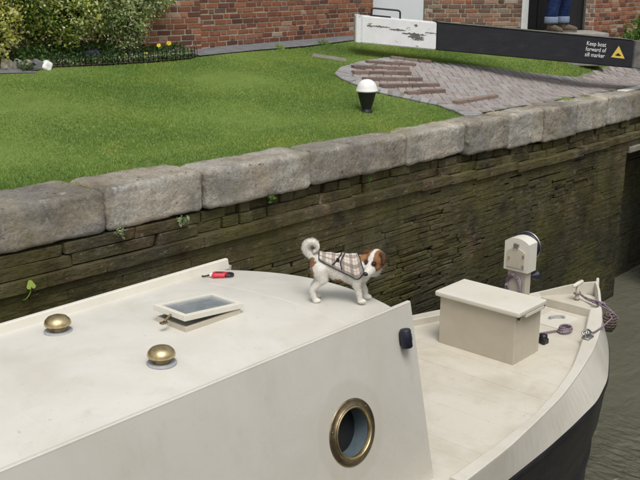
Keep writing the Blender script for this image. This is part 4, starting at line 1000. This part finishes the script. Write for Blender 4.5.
pansy(6.52, 8.64, .07, M['petal_yellow'], 'low yellow pansy midway along the wire edging', .030, 1)
pansy(7.06, 8.68, .075, M['petal_maroon'], 'dark maroon pansy at the right end of the bed', .045, 2)
# wire hoop edging
wf = empty('wire_edging', (6.2, 8.52, gzf(6.2, 8.52)), 'low dark wire hoop edging along the flower bed', 'fence')
bm = bmesh.new(); tube(bm, [(.0, 0, -.03), (.0, 0, .12)] + [(.032 - .032 * math.cos(t), 0, .12 + .035 * math.sin(t)) for t in np.linspace(.3, math.pi - .3, 6)] + [(.064, 0, .12), (.064, 0, -.03)], .0028, 5); hoop = mesh_of(bm, M['wire'], True)
bx_, by_ = [p[0] for p in BED_FRONT], [p[1] for p in BED_FRONT]
xx = 5.28
while xx < 7.22:
    y0_, y1_ = np.interp([xx, xx + .064], bx_, by_); h_ = link('wire_hoop', hoop, wf); h_.matrix_basis = Matrix.Translation((xx, y0_ - .005, gzf(xx, y0_))) @ Matrix.Rotation(math.atan2(y1_ - y0_, .064) + random.uniform(-.1, .1), 4, 'Z') @ Matrix.Rotation(random.uniform(-.08, .08), 4, 'X'); xx += .066
bm = bmesh.new(); tube(bm, [(x_, float(np.interp(x_, bx_, by_)) - .007, gzf(x_, float(np.interp(x_, bx_, by_))) + .10) for x_ in np.linspace(5.28, 7.26, 40)], .0025, 5); obj('tie_wire', bm, M['wire'], wf, True)
# stones at the corner of the bed
for k, (x, y, s, m, lab) in enumerate(((4.83, 8.69, .055, 'coping_stone', 'brown edging stone touching the left edge of the picture'), (4.94, 8.67, .055, 'concrete', 'pale edging stone second from the left by the tarmac'), (5.03, 8.64, .052, 'coping_stone', 'brown edging stone, middle one of the five'), (5.12, 8.60, .055, 'tarmac', 'dark grey edging stone between brown and white ones'), (5.21, 8.57, .05, 'white_paint', 'whitish edging stone at the right end of its row'))):
    bm = bmesh.new(); roundbox(bm, (s, s * .7, s * 1.05), .018, 5, .012, k + 40, None, 14); o = obj('edging_stone', bm, M[m], None, True)
    o.location = (x, y, gzf(x, y) + s * .75); o.rotation_euler = (random.uniform(-.3, .3), random.uniform(.3, .6), random.uniform(-.5, .5)); tag(o, lab, 'stone', 'edging stones by the tarmac path')
# plants rooted in the lock wall
def wallplant(x, z, n, sp, size, m, label, y=5.27):
    o = empty('wall_plant', (x, y, z), label, 'plant', 'small plants on the lock wall'); P = np.stack([rng.normal(x, sp, n), y - np.abs(rng.normal(0, .02, n)) - .005, rng.normal(z, sp * .8, n)], 1)
    leaf_cloud('leaves', P, size, M[m], o, up=.3, out=np.array([[0, -.8, 0]]), asp=.42, kind='stuff')
    for k in range(4):
        bm = bmesh.new(); tube(bm, [(x, y + .04, z - .01), (x + random.uniform(-.5, .5) * sp, y, z), (x + random.uniform(-1, 1) * sp, y - .02, z + random.uniform(-.5, .8) * sp)], .0025, 5); obj('stalk', bm, M['leaf_fresh'], o, True)
wallplant(3.66, 2.675, 40, .022, .034, 'leaf_sage', 'grey green seedling in the first coping joint from the left')
wallplant(4.24, 2.65, 46, .026, .04, 'leaf_sage', 'spreading leafy weed under the second coping block')
wallplant(5.17, 2.66, 26, .018, .034, 'leaf_fresh', 'small upright green weed under the third coping block')
wallplant(6.45, 2.60, 18, .02, .028, 'leaf_fresh', 'tiny green weed under the fourth coping block')
wallplant(8.1, 2.74, 14, .016, .022, 'leaf_sage', 'tuft of pale weed in a coping joint near the brick apron', 5.275)
iv = empty('ivy_sprig', (2.95, 5.25, 2.40), 'lime green lobed leaf on a stalk against the dark wall', 'plant')
bm = bmesh.new(); tube(bm, smoothline([(2.885, 5.31, 2.36), (2.90, 5.25, 2.375), (2.92, 5.225, 2.42), (2.925, 5.22, 2.46)], 5), .0045, 6); obj('stalk', bm, M['leaf_lime'], iv, True)
bm = bmesh.new(); LC = Vector((2.925, 5.215, 2.475)); N = Vector((-.35, -.75, .45)).normalized(); A_ = Vector((1, -.2, 0)).normalized(); A_ = (A_ - N * A_.dot(N)).normalized(); B_ = N.cross(A_)
ctr = bm.verts.new(LC); ring = []
for j in range(30):
    u = 2 * math.pi * j / 30; rr = .027 * (1 + .16 * math.cos(3 * (u - math.pi / 2)) - (.35 if abs(u - 1.5 * math.pi) < .25 else 0)); ring.append(bm.verts.new(LC + A_ * rr * math.cos(u) + B_ * rr * 1.1 * math.sin(u) - N * .25 * rr * abs(math.cos(u))))
for j in range(30): bm.faces.new((ctr, ring[j], ring[(j + 1) % 30]))
obj('leaf', bm, M['leaf_lime'], iv, True)

# ---------------------------------------------------------------- grass
N_ = 560000
gx = 1.6 + (15.0 - 1.6) * rng.random(N_); gy = 5.42 + (9.0 - 5.42) * rng.random(N_)
edge_y = np.interp(gx, [1, 3.07, 3.48, 3.6, 4.39, 4.5, 5.55, 5.89, 6.7, 6.75, 7.2, 8.0, 8.5, 16], [5.78, 5.77, 5.79, 5.76, 5.63, 5.66, 5.53, 5.6, 5.56, 5.53, 5.54, 5.62, 5.62, 5.6])
edge_y = edge_y + .012 * np.sin(gx * 23) + .01 * np.sin(gx * 61 + 1)
ok = gy > edge_y
for poly, sh in ((APRON, 0), (TARMAC, 0), (WALLPATH, 0), (STRIP, 0), (BED, 0)):
    jx, jy = gx + rng.normal(0, .018, N_), gy + rng.normal(0, .018, N_); ok &= ~inside(poly, jx, jy)
ok &= ~((gx > 4.0) & (gy > np.interp(gx, [4, 7.55, 11.25], [9.0, 8.84, 9.14])))
ok &= ~((gx > 11.3) & ((gx - c0[0]) * (-cn[0]) + (gy - c0[1]) * (-cn[1]) > -.02))
ok &= rng.random(N_) < np.where(gx > 11, .6, 1)
gx, gy = gx[ok], gy[ok]; n = len(gx); B = np.stack([gx, gy, gz(gx, gy) - .004], 1)
dist = np.hypot(gx, gy); pat = np.sin(gx * 1.7 + 2 * np.sin(gy * 1.3)) * np.sin(gy * 2.1 + gx * .6)
hgt = rng.uniform(.010, .023, n) * (1 + .15 * pat) * np.where(gy - np.interp(gx, [1, 3.5, 5.5, 16], [5.78, 5.79, 5.56, 5.6]) < .06, 1.25, 1.0); wid = .0026 + .00030 * dist
th = rng.uniform(0, 2 * math.pi, n); sd_ = np.stack([np.cos(th), np.sin(th), np.zeros(n)], 1); ln = rng.normal(0, .45, (n, 3)); ln[:, 2] = 1; tipp = B + ln * hgt[:, None]
V = np.stack([B - sd_ * wid[:, None], B + sd_ * wid[:, None], tipp], 1).reshape(-1, 3).astype(np.float32)
T = np.repeat(np.clip(rng.normal(.48, .2, n) + .06 * pat, 0, .999), 3)
o = raw_tris('grass', V, np.arange(3 * n, dtype=np.int32), T, M['grass_blade'])
tag(o, 'short mown green lawn grass between coping and wall', 'grass', kind='stuff')
# loose grass tufts at the foot of the wall path and in the coping
def tuft(x, y, n, h, sp, label, z=None):
    px, py = rng.normal(x, sp, n), rng.normal(y, sp, n); b = np.stack([px, py, (gz(px, py) if z is None else np.full(n, z)) - .004], 1); th = rng.uniform(0, 6.28, n); s = np.stack([np.cos(th), np.sin(th), np.zeros(n)], 1) * .006
    l = rng.normal(0, .5, (n, 3)); l[:, 2] = 1; t = b + l * (h * rng.uniform(.5, 1.1, n))[:, None]; v = np.stack([b - s, b + s, t], 1).reshape(-1, 3).astype(np.float32)
    o = raw_tris('grass_tuft', v, np.arange(3 * n, dtype=np.int32), np.repeat(rng.uniform(.3, .8, n), 3), M['grass_blade']); tag(o, label, 'grass', kind='stuff')
tuft(8.72, 8.66, 90, .09, .035, 'longer grass tuft at the edge of the tarmac, left one')
tuft(9.62, 8.70, 80, .10, .04, 'longer grass tuft at the edge of the tarmac, nearer the beam')
tuft(10.75, 5.60, 160, .035, .06, 'patch of grass on the coping near the white painted edge', 2.915)
tuft(11.25, 5.62, 90, .03, .05, 'smaller grass patch on the coping, closest to the painted edge', 2.91)

# ---------------------------------------------------------------- dog
DX, DY = 4.255, 3.705
dog = empty('dog', (DX, DY, roof_z(DY) + .001), 'small white and brown terrier in a tartan coat standing on the roof', 'dog', rz=R(-50.5))
hd_c = Vector((.226, -.022, .285)); hd_d = Vector((-.50, -.78, -.36)).normalized(); hd_l = hd_d.cross(Vector((0, 0, 1))).normalized(); hd_u = hd_l.cross(hd_d).normalized()
HM = Matrix((hd_d, -hd_l, hd_u)).transposed()
HS = 1.16
H3 = lambda f, l, u: hd_c + (hd_d * f + hd_l * l + hd_u * u) * HS
pr = [('e', (.095, 0, .215), (.098, .074, .098)), ('e', (.02, 0, .226), (.11, .073, .090)), ('e', (-.07, 0, .243), (.10, .064, .076)), ('e', (-.128, 0, .250), (.062, .062, .076)), ('e', (.135, 0, .205), (.065, .066, .082)),
      ('l', [(.13, 0, .245), (.175, -.004, .265), (.21, -.01, .275)], [.068, .060, .052]), ('e', (.205, .012, .225), (.052, .056, .058))]
for s in (-1, 1):
    fx = .0 if s < 0 else .036
    pr += [('l', [(-.125, s * .036, .225), (-.108, s * .046, .165)], [.055, .036]), ('l', [(-.108, s * .046, .165), (-.174, s * .046, .090), (-.158, s * .046, .022)], [.032, .0175, .0165]), ('e', (-.147, s * .046, .0165), (.028, .0195, .0165))]
    pr += [('l', [(.118 + fx * .3, s * .040, .20), (.112 + fx * .6, s * .045, .128)], [.044, .028]), ('l', [(.112 + fx * .6, s * .045, .128), (.130 + fx, s * .045, .062), (.134 + fx, s * .045, .022)], [.0245, .018, .0165]), ('e', (.145 + fx, s * .045, .0165), (.029, .020, .0165))]
pr += [('e', tuple(H3(-.006, 0, .004)), (.056 * HS, .054 * HS, .052 * HS), HM), ('l', [H3(.02, 0, -.010), H3(.062, 0, -.020), H3(.090, 0, -.023)], [.051, .035, .025]), ('l', [H3(.03, 0, -.036), H3(.078, 0, -.04)], [.031, .017]),
       ('e', tuple(H3(.030, .026, -.018)), .024), ('e', tuple(H3(.030, -.026, -.018)), .024)]
tl = smoothline([(-.160, 0, .285), (-.19, 0, .312), (-.217, -.004, .346), (-.210, -.010, .386), (-.176, -.014, .402), (-.146, -.016, .384), (-.142, -.018, .356), (-.160, -.02, .342)], 3)
pr += [('l', tl, [.021, .022, .022, .022, .022, .022, .022, .022, .0215, .021, .0205, .020, .019, .018, .017, .016, .015, .0135, .012][:len(tl)] + [.010] * max(0, len(tl) - 19))]
dme = organic(pr, .0052, 5, .5)
def fur_col(p):
    p = Vector(p); q = p - hd_c; q = q / HS; f, l, u = q.dot(hd_d), q.dot(hd_l), q.dot(hd_u); w = .006 * noise.noise(p * 60)
    if min((q - Vector((.047 * hd_d + s_ * .024 * hd_l + .014 * hd_u))).length for s_ in (-1, 1)) < .0165: return (.075, .036, .020, 1)
    if q.length < .088 and f > -.065 and u > -.032 + w and f < .058 and abs(l) > .0105 + .12 * max(0, f) + w * .6: return (.30, .15, .068, 1) if noise.noise(p * 45) < .25 else (.21, .10, .046, 1)
    if (p - Vector((-.165, -.02, .262))).length < .040 + w * 2 or (p - Vector((-.160, -.045, .215))).length < .030 + w * 2: return (.32, .18, .09, 1)
    if (p - Vector((-.005, -.03, .145))).length < .032 + w * 2: return (.30, .17, .085, 1)
    k = .5 + .5 * noise.noise(p * 25); return (.80 - .05 * k, .78 - .07 * k, .73 - .10 * k, 1)
def paint_fur(me):
    ca = me.color_attributes.new('fur', 'FLOAT_COLOR', 'POINT'); ca.data.foreach_set('color', np.array([fur_col(v.co) for v in me.vertices], np.float32).ravel())
paint_fur(dme)
a = Mat('fur'); a.color(a.attr('fur')); a.bump(a.noise(260, 3, .7), .4, .004); M['fur'] = a.set(.85, 0, .2)
dme.materials.append(M['fur']); link('body', dme, dog, True)
bvh = BVHTree.FromPolygons([v.co for v in dme.vertices], [p.vertices for p in dme.polygons])
# the coat wraps back and flanks
NU, NV = 34, 29; grid = []
def coat_half(u): return R((46 + 78 * min(1, u * 1.12) ** .9) * (1 - .34 * max(0, (u - .74) / .26) ** 2.2))
def cxz(u): return -.132 + .290 * u, .243 - .030 * u
radg = np.zeros((NU, NV))
for i in range(NU):
    for j in range(NV):
        u, v = i / (NU - 1), -1 + 2 * j / (NV - 1); th = v * coat_half(u); x, z = cxz(u); d = Vector((0, math.sin(th), math.cos(th))); h = bvh.ray_cast(Vector((x, 0, z)) + d * .2, -d, .2)
        rr = (h[0] - Vector((x, 0, z))).length if h[0] else .08; radg[i, j] = min(rr, .105)
for _ in range(5):
    g_ = np.pad(radg, 1, mode='edge'); radg = np.maximum(radg * 1.0, 0) * .4 + .6 * (g_[:-2, 1:-1] + g_[2:, 1:-1] + g_[1:-1, :-2] + g_[1:-1, 2:]) / 4
V, F = [], []
def cp(i, j, off):
    u, v = i / (NU - 1), -1 + 2 * j / (NV - 1); th = v * coat_half(u); x, z = cxz(u); r_ = radg[i, j] + off + .0025 * noise.noise(Vector((u * 7, v * 3, 1)))
    return Vector((x - .045 * u ** 3 * (1 - abs(v)), r_ * math.sin(th), z + r_ * math.cos(th)))
for off in (.0115, .0075): V += [cp(i, j, off) for i in range(NU) for j in range(NV)]
n0 = NU * NV
for i in range(NU - 1):
    for j in range(NV - 1):
        q = (i * NV + j, i * NV + j + 1, (i + 1) * NV + j + 1, (i + 1) * NV + j); F.append(q); F.append(tuple(n0 + k for k in reversed(q)))
me = bpy.data.meshes.new('coat'); me.from_pydata([tuple(p) for p in V], [], F); me.update(); me.polygons.foreach_set('use_smooth', [True] * len(me.polygons))
uv = me.uv_layers.new(name='UVMap')
for lp_ in me.loops:
    k = lp_.vertex_index % n0; uv.data[lp_.index].uv = ((k // NV) / (NU - 1) * .29, (k % NV - NV // 2) / (NV - 1) * 2 * .17)
a = Mat('tartan'); uvn = a.n.new('ShaderNodeUVMap'); sp = a.n.new('ShaderNodeSeparateXYZ'); a.l.new(uvn.outputs[0], sp.inputs[0])
def band(src, period, ctr_, half): return a.math('LESS_THAN', a.math('ABSOLUTE', a.math('SUBTRACT', a.math('FRACT', a.math('ADD', a.math('DIVIDE', src, period), 10.0)), ctr_)), half)
c = lin(.60, .54, .46)
for src in (0, 1):
    s_ = sp.outputs[src]
    for ct_, hf, colr, al in ((.5, .16, lin(.42, .35, .29), .45), (.36, .028, lin(.05, .04, .05), .75), (.46, .028, lin(.05, .04, .05), .75), (.56, .028, lin(.05, .04, .05), .75), (.66, .028, lin(.05, .04, .05), .75), (.02, .03, lin(.30, .10, .10), .5)):
        c = a.mix(a.math('MULTIPLY', band(s_, .062, ct_, hf), al), c, colr)
a.color(c); a.bump(a.noise(400, 2), .2, .002); M['tartan'] = a.set(.9, 0, .15); me.materials.append(M['tartan'])
coat = link('coat', me, dog, True); coat['label'] = 'tartan dog coat with dark piping'
bm = bmesh.new()
loop = [cp(i, 0, .010) for i in range(NU)] + [cp(NU - 1, j, .010) for j in range(1, NV)] + [cp(i, NV - 1, .010) for i in range(NU - 2, -1, -1)] + [cp(0, j, .010) for j in range(NV - 2, -1, -1)]
tube(bm, loop, .0042, 6); obj('piping', bm, M['dark_plastic'], coat, True, True)
bm = bmesh.new(); ring = []
for k in range(25):
    th = R(-150) + R(300) * 0 + R(60 + 240 * k / 24); d = Vector((0, math.sin(th), math.cos(th))); x, z = .012, .225; h = bvh.ray_cast(Vector((x, 0, z)) + d * .2, -d, .2); ring.append((Vector((x, 0, z)) + d * (((h[0] - Vector((x, 0, z))).length if h[0] else .08) + .007)))
rows = [[bm.verts.new(p + Vector((dx, 0, 0))) for p in ring] for dx in (-.013, .013)]
for k in range(24): bm.faces.new((rows[0][k], rows[0][k + 1], rows[1][k + 1], rows[1][k]))
obj('belly_strap', bm, M['dark_plastic'], coat, True, True)
bm = bmesh.new(); p_ = cp(14, 7, .016); box(bm, p_, (.020, .008, .028), .003, 2); obj('buckle', bm, M['dark_plastic'], coat, False, True)
bm = bmesh.new(); tube(bm, smoothline([cp(10, 2, .0135), cp(12, 5, .0145), cp(14, 8, .0145), cp(16, 11, .014), cp(17, 14, .0135)], 5), .0045, 6); tube(bm, smoothline([cp(17, 2, .0135), cp(16, 6, .0145), cp(18, 10, .0145), cp(20, 14, .0135)], 5), .004, 6); obj('strap', bm, M['dark_plastic'], coat, True, True)
# face
M['nose_black'] = simple('nose_black', lin(.010, .010, .013), .3, 0, .2, 50); M['eye_dark'] = simple('eye_dark', lin(.012, .007, .004), .08, 0, .2, 50, 0)
bm = bmesh.new(); g = bmesh.ops.create_icosphere(bm, subdivisions=2, radius=1)['verts']; bmesh.ops.transform(bm, matrix=Matrix.Translation(H3(.110, 0, -.014)) @ HM.to_4x4() @ Matrix.Diagonal((.0145, .0185, .0145, 1)), verts=g); obj('nose', bm, M['nose_black'], dog, True, True)
for s in (-1, 1):
    bm = bmesh.new(); bmesh.ops.create_icosphere(bm, subdivisions=2, radius=.0105, matrix=Matrix.Translation(H3(.047, s * .024, .014))); obj('eye', bm, M['eye_dark'], dog, True, True)
    em = organic([('l', [H3(-.014, s * .040, .038), H3(-.008, s * .058, .040), H3(.006, s * .066, .028)], [.017, .016, .013]), ('l', [H3(.006, s * .066, .028), H3(.018, s * .067, .010), H3(.022, s * .065, .000)], [.014, .011, .006])], .004, 3)
    ca = em.color_attributes.new('fur', 'FLOAT_COLOR', 'POINT'); ca.data.foreach_set('color', np.tile(np.array([.095, .045, .025, 1], np.float32), len(em.vertices))); em.materials.append(M['fur']); link('ear', em, dog, True)
bm = bmesh.new(); tube(bm, [H3(.098, -.004, -.034), H3(.088, -.016, -.036), H3(.070, -.024, -.034)], .0022, 5); tube(bm, [H3(.098, .004, -.034), H3(.088, .016, -.036), H3(.070, .024, -.034)], .0022, 5); obj('mouth', bm, M['nose_black'], dog, True, True)
# short coat of hair strands over the bare parts
vs = np.array([v.co for v in dme.vertices]); ns = np.array([v.normal for v in dme.vertices]); cs_ = np.array([fur_col(v) for v in vs], np.float32)
ii = rng.integers(0, len(vs), 70000); p = vs[ii] + rng.normal(0, .002, (len(ii), 3)); nn = ns[ii]
u_ = (p[:, 0] + .132) / .290; th_ = np.abs(np.arctan2(p[:, 1], p[:, 2] - (.243 - .030 * u_))); cov = (u_ > -.02) & (u_ < 1.02) & (th_ < np.radians(46 + 78 * np.clip(u_ * 1.12, 0, 1) ** .9)) & (p[:, 2] > .1)
hq = p - np.array(hd_c); face = (np.linalg.norm(hq, axis=1) < .15) & (p[:, 0] > .12)
tailm = (p[:, 0] < -.13) & (p[:, 2] > .315); ruff = (p[:, 0] > .15) & (p[:, 2] < .262) & (p[:, 2] > .14) & ~((hq @ np.array(hd_d)) > .03)
low = p[:, 2] < .035
L_ = np.where(tailm, .011, np.where(ruff, .024, np.where(face, .007, np.where(low, .004, .009)))) * rng.uniform(.6, 1.3, len(ii))
flow = np.where(face[:, None], -np.array(hd_d)[None] * .9, np.array([[-.45, 0, -.75]])); flow = np.where(tailm[:, None], np.array([[0, 0, .0]]), flow)
dr = nn * .55 + flow * .8 + rng.normal(0, .22, (len(ii), 3)); dr = np.where(tailm[:, None], nn * .9 + rng.normal(0, .4, (len(ii), 3)), dr); dr /= np.linalg.norm(dr, axis=1)[:, None]
sdv = np.cross(dr, nn); sdv /= (np.linalg.norm(sdv, axis=1)[:, None] + 1e-6); ok = ~cov; p, dr, sdv, L_, nn, cc = p[ok], dr[ok], sdv[ok], L_[ok], nn[ok], cs_[ii][ok]
V = np.stack([p - sdv * .00065 - nn * .002, p + sdv * .00065 - nn * .002, p + dr * L_[:, None]], 1).reshape(-1, 3).astype(np.float32)
fo = raw_tris('fur', V, np.arange(len(V), dtype=np.int32), np.zeros(len(V)), M['fur']); fo.parent = dog; fo['kind'] = 'stuff'
ca = fo.data.color_attributes.new('fur', 'FLOAT_COLOR', 'POINT'); ca.data.foreach_set('color', np.repeat(cc * np.concatenate([rng.uniform(.85, 1.1, (len(cc), 1)).repeat(3, 1), np.ones((len(cc), 1))], 1), 3, 0).astype(np.float32).ravel())

# ---------------------------------------------------------------- person behind the beam
M['denim'] = None
a = Mat('denim'); a.color(a.ramp(a.noise(9, 6, .7, (1, 1, .5)), [(.3, lin(.010, .020, .065)), (.6, lin(.022, .040, .11)), (.8, lin(.06, .09, .19))])); a.bump(a.noise(22, 4, .6, (1, 1, 2)), .7, .012); M['denim'] = a.set(.9, 0, .1)
M['denim_pale'] = simple('denim_pale', lin(.19, .24, .33), .95, 0, .25, 40, .4, 90)
M['boot_suede'] = simple('boot_suede', lin(.115, .088, .060), .9, 0, .3, 25, .3, 90)
M['sole'] = simple('sole', lin(.16, .15, .13), .8, 0, .2, 30)
M['skin'] = simple('skin', lin(.50, .30, .22), .55, 0, .06, 20); M['jacket'] = simple('jacket', lin(.05, .055, .065), .9, 0, .2, 20, .4, 50); M['hair'] = simple('hair', lin(.05, .035, .022), .7, 0, .3, 60)
pe = empty('person', (12.995, 6.965, STEP_Z), 'person in turned up blue jeans and brown boots standing behind the beam', 'person', rz=R(-98))
sk_p = [('l', [(0, 0, .98), (0, 0, 1.15), (.01, 0, 1.36), (0, 0, 1.47)], [.13, .125, .14, .07]), ('l', [(0, 0, 1.46), (.015, 0, 1.56)], [.055, .055]), ('e', (.03, 0, 1.66), (.095, .075, .115)), ('l', [(.1, 0, 1.655), (.13, 0, 1.64)], [.018, .014]), ('e', (.02, .075, 1.655), (.018, .012, .03)), ('e', (.02, -.075, 1.655), (.018, .012, .03))]
for s in (-1, 1):
    sk_p += [('l', [(0, s * .09, .95), (.02, s * .125, .5), (-.02, s * .14, .09)], [.085, .06, .042]), ('l', [(0, s * .17, 1.40), (-.03, s * .25, 1.12), (.10, s * .24, .90)], [.055, .045, .032]), ('l', [(.10, s * .24, .90), (.15, s * .235, .84)], [.032, .03])]
    for k in range(4): sk_p.append(('l', [(.15 + .006 * k, s * (.215 + .016 * k), .835), (.185 - .004 * abs(k - 1), s * (.213 + .017 * k), .80), (.18, s * (.212 + .017 * k), .765 + .006 * abs(k - 1))], [.0105, .0095, .008]))
    sk_p.append(('l', [(.13, s * .205, .855), (.165, s * .19, .83), (.18, s * .19, .805)], [.013, .011, .009]))
bme = organic(sk_p, .012, 4); bme.materials.append(M['skin']); link('body', bme, pe, True)
jn = [('l', [(0, 0, 1.02), (0, 0, .94)], [.145, .15])]
for s in (-1, 1): jn += [('l', [(0, s * .085, .93), (.03, s * .12, .52), (.0, s * .138, .36), (-.015, s * .142, .26)], [.118, .098, .096, .094])]
jme = organic(jn, .014, 5); jme.materials.append(M['denim']); link('jeans', jme, pe, True)
jk = [('l', [(0, 0, 1.0), (0, 0, 1.2), (.01, 0, 1.38), (0, 0, 1.45)], [.165, .155, .165, .09])]
for s in (-1, 1): jk += [('l', [(0, s * .15, 1.40), (-.03, s * .25, 1.12), (.09, s * .24, .92)], [.085, .066, .05])]
kme = organic(jk, .014, 5); kme.materials.append(M['jacket']); link('jacket', kme, pe, True)
hme = organic([('e', (.015, 0, 1.70), (.102, .086, .095)), ('e', (-.03, 0, 1.66), (.06, .08, .09))], .014, 4); hme.materials.append(M['hair']); link('hair', hme, pe, True)
for s in (-1, 1):
    bm = bmesh.new(); bmesh.ops.create_icosphere(bm, subdivisions=2, radius=.012, matrix=Matrix.Translation((.112, s * .03, 1.67))); obj('eye', bm, M['eye_dark'], pe, True, True)
bm = bmesh.new(); box(bm, (.118, 0, 1.60), (.012, .045, .008), .003, 1); obj('mouth', bm, M['skin'], pe, False, True)
for s, yaw in ((-1, R(-8)), (1, R(38))):
    c = Vector((-.015, s * .142, 0)); RZ = Matrix.Translation(c) @ Matrix.Rotation(yaw, 4, 'Z')
    bm = bmesh.new(); lathe(bm, [(.078, .140), (.098, .136), (.104, .16), (.102, .225), (.096, .235), (.084, .23)], 24, Matrix.Translation(c)); obj('turned_up_cuff', bm, M['denim_pale'], pe, True, True)
    bt = organic([('l', [(0, 0, .175), (0, 0, .085)], [.066, .062]), ('e', (-.03, 0, .05), (.05, .043, .045)), ('l', [(.02, 0, .075), (.10, 0, .06), (.165, 0, .05)], [.058, .052, .044]), ('e', (.18, 0, .044), (.055, .05, .04))], .008, 3)
    bt.transform(RZ); bt.materials.append(M['boot_suede']); b_o = link('boot', bt, pe, True)
    bm = bmesh.new(); box(bm, (.075, 0, .013), (.30, .086, .026), .012, 2); bmesh.ops.transform(bm, matrix=RZ, verts=bm.verts); obj('sole', bm, M['sole'], b_o, False, True)
    bm = bmesh.new()
    for k in range(4): tube(bm, [RZ @ Vector((.06 + .025 * k, y_, .103 - .010 * k - 6 * y_ * y_)) for y_ in (-.03, -.012, 0, .012, .03)], .004, 5)
    obj('laces', bm, M['sole'], b_o, True, True)
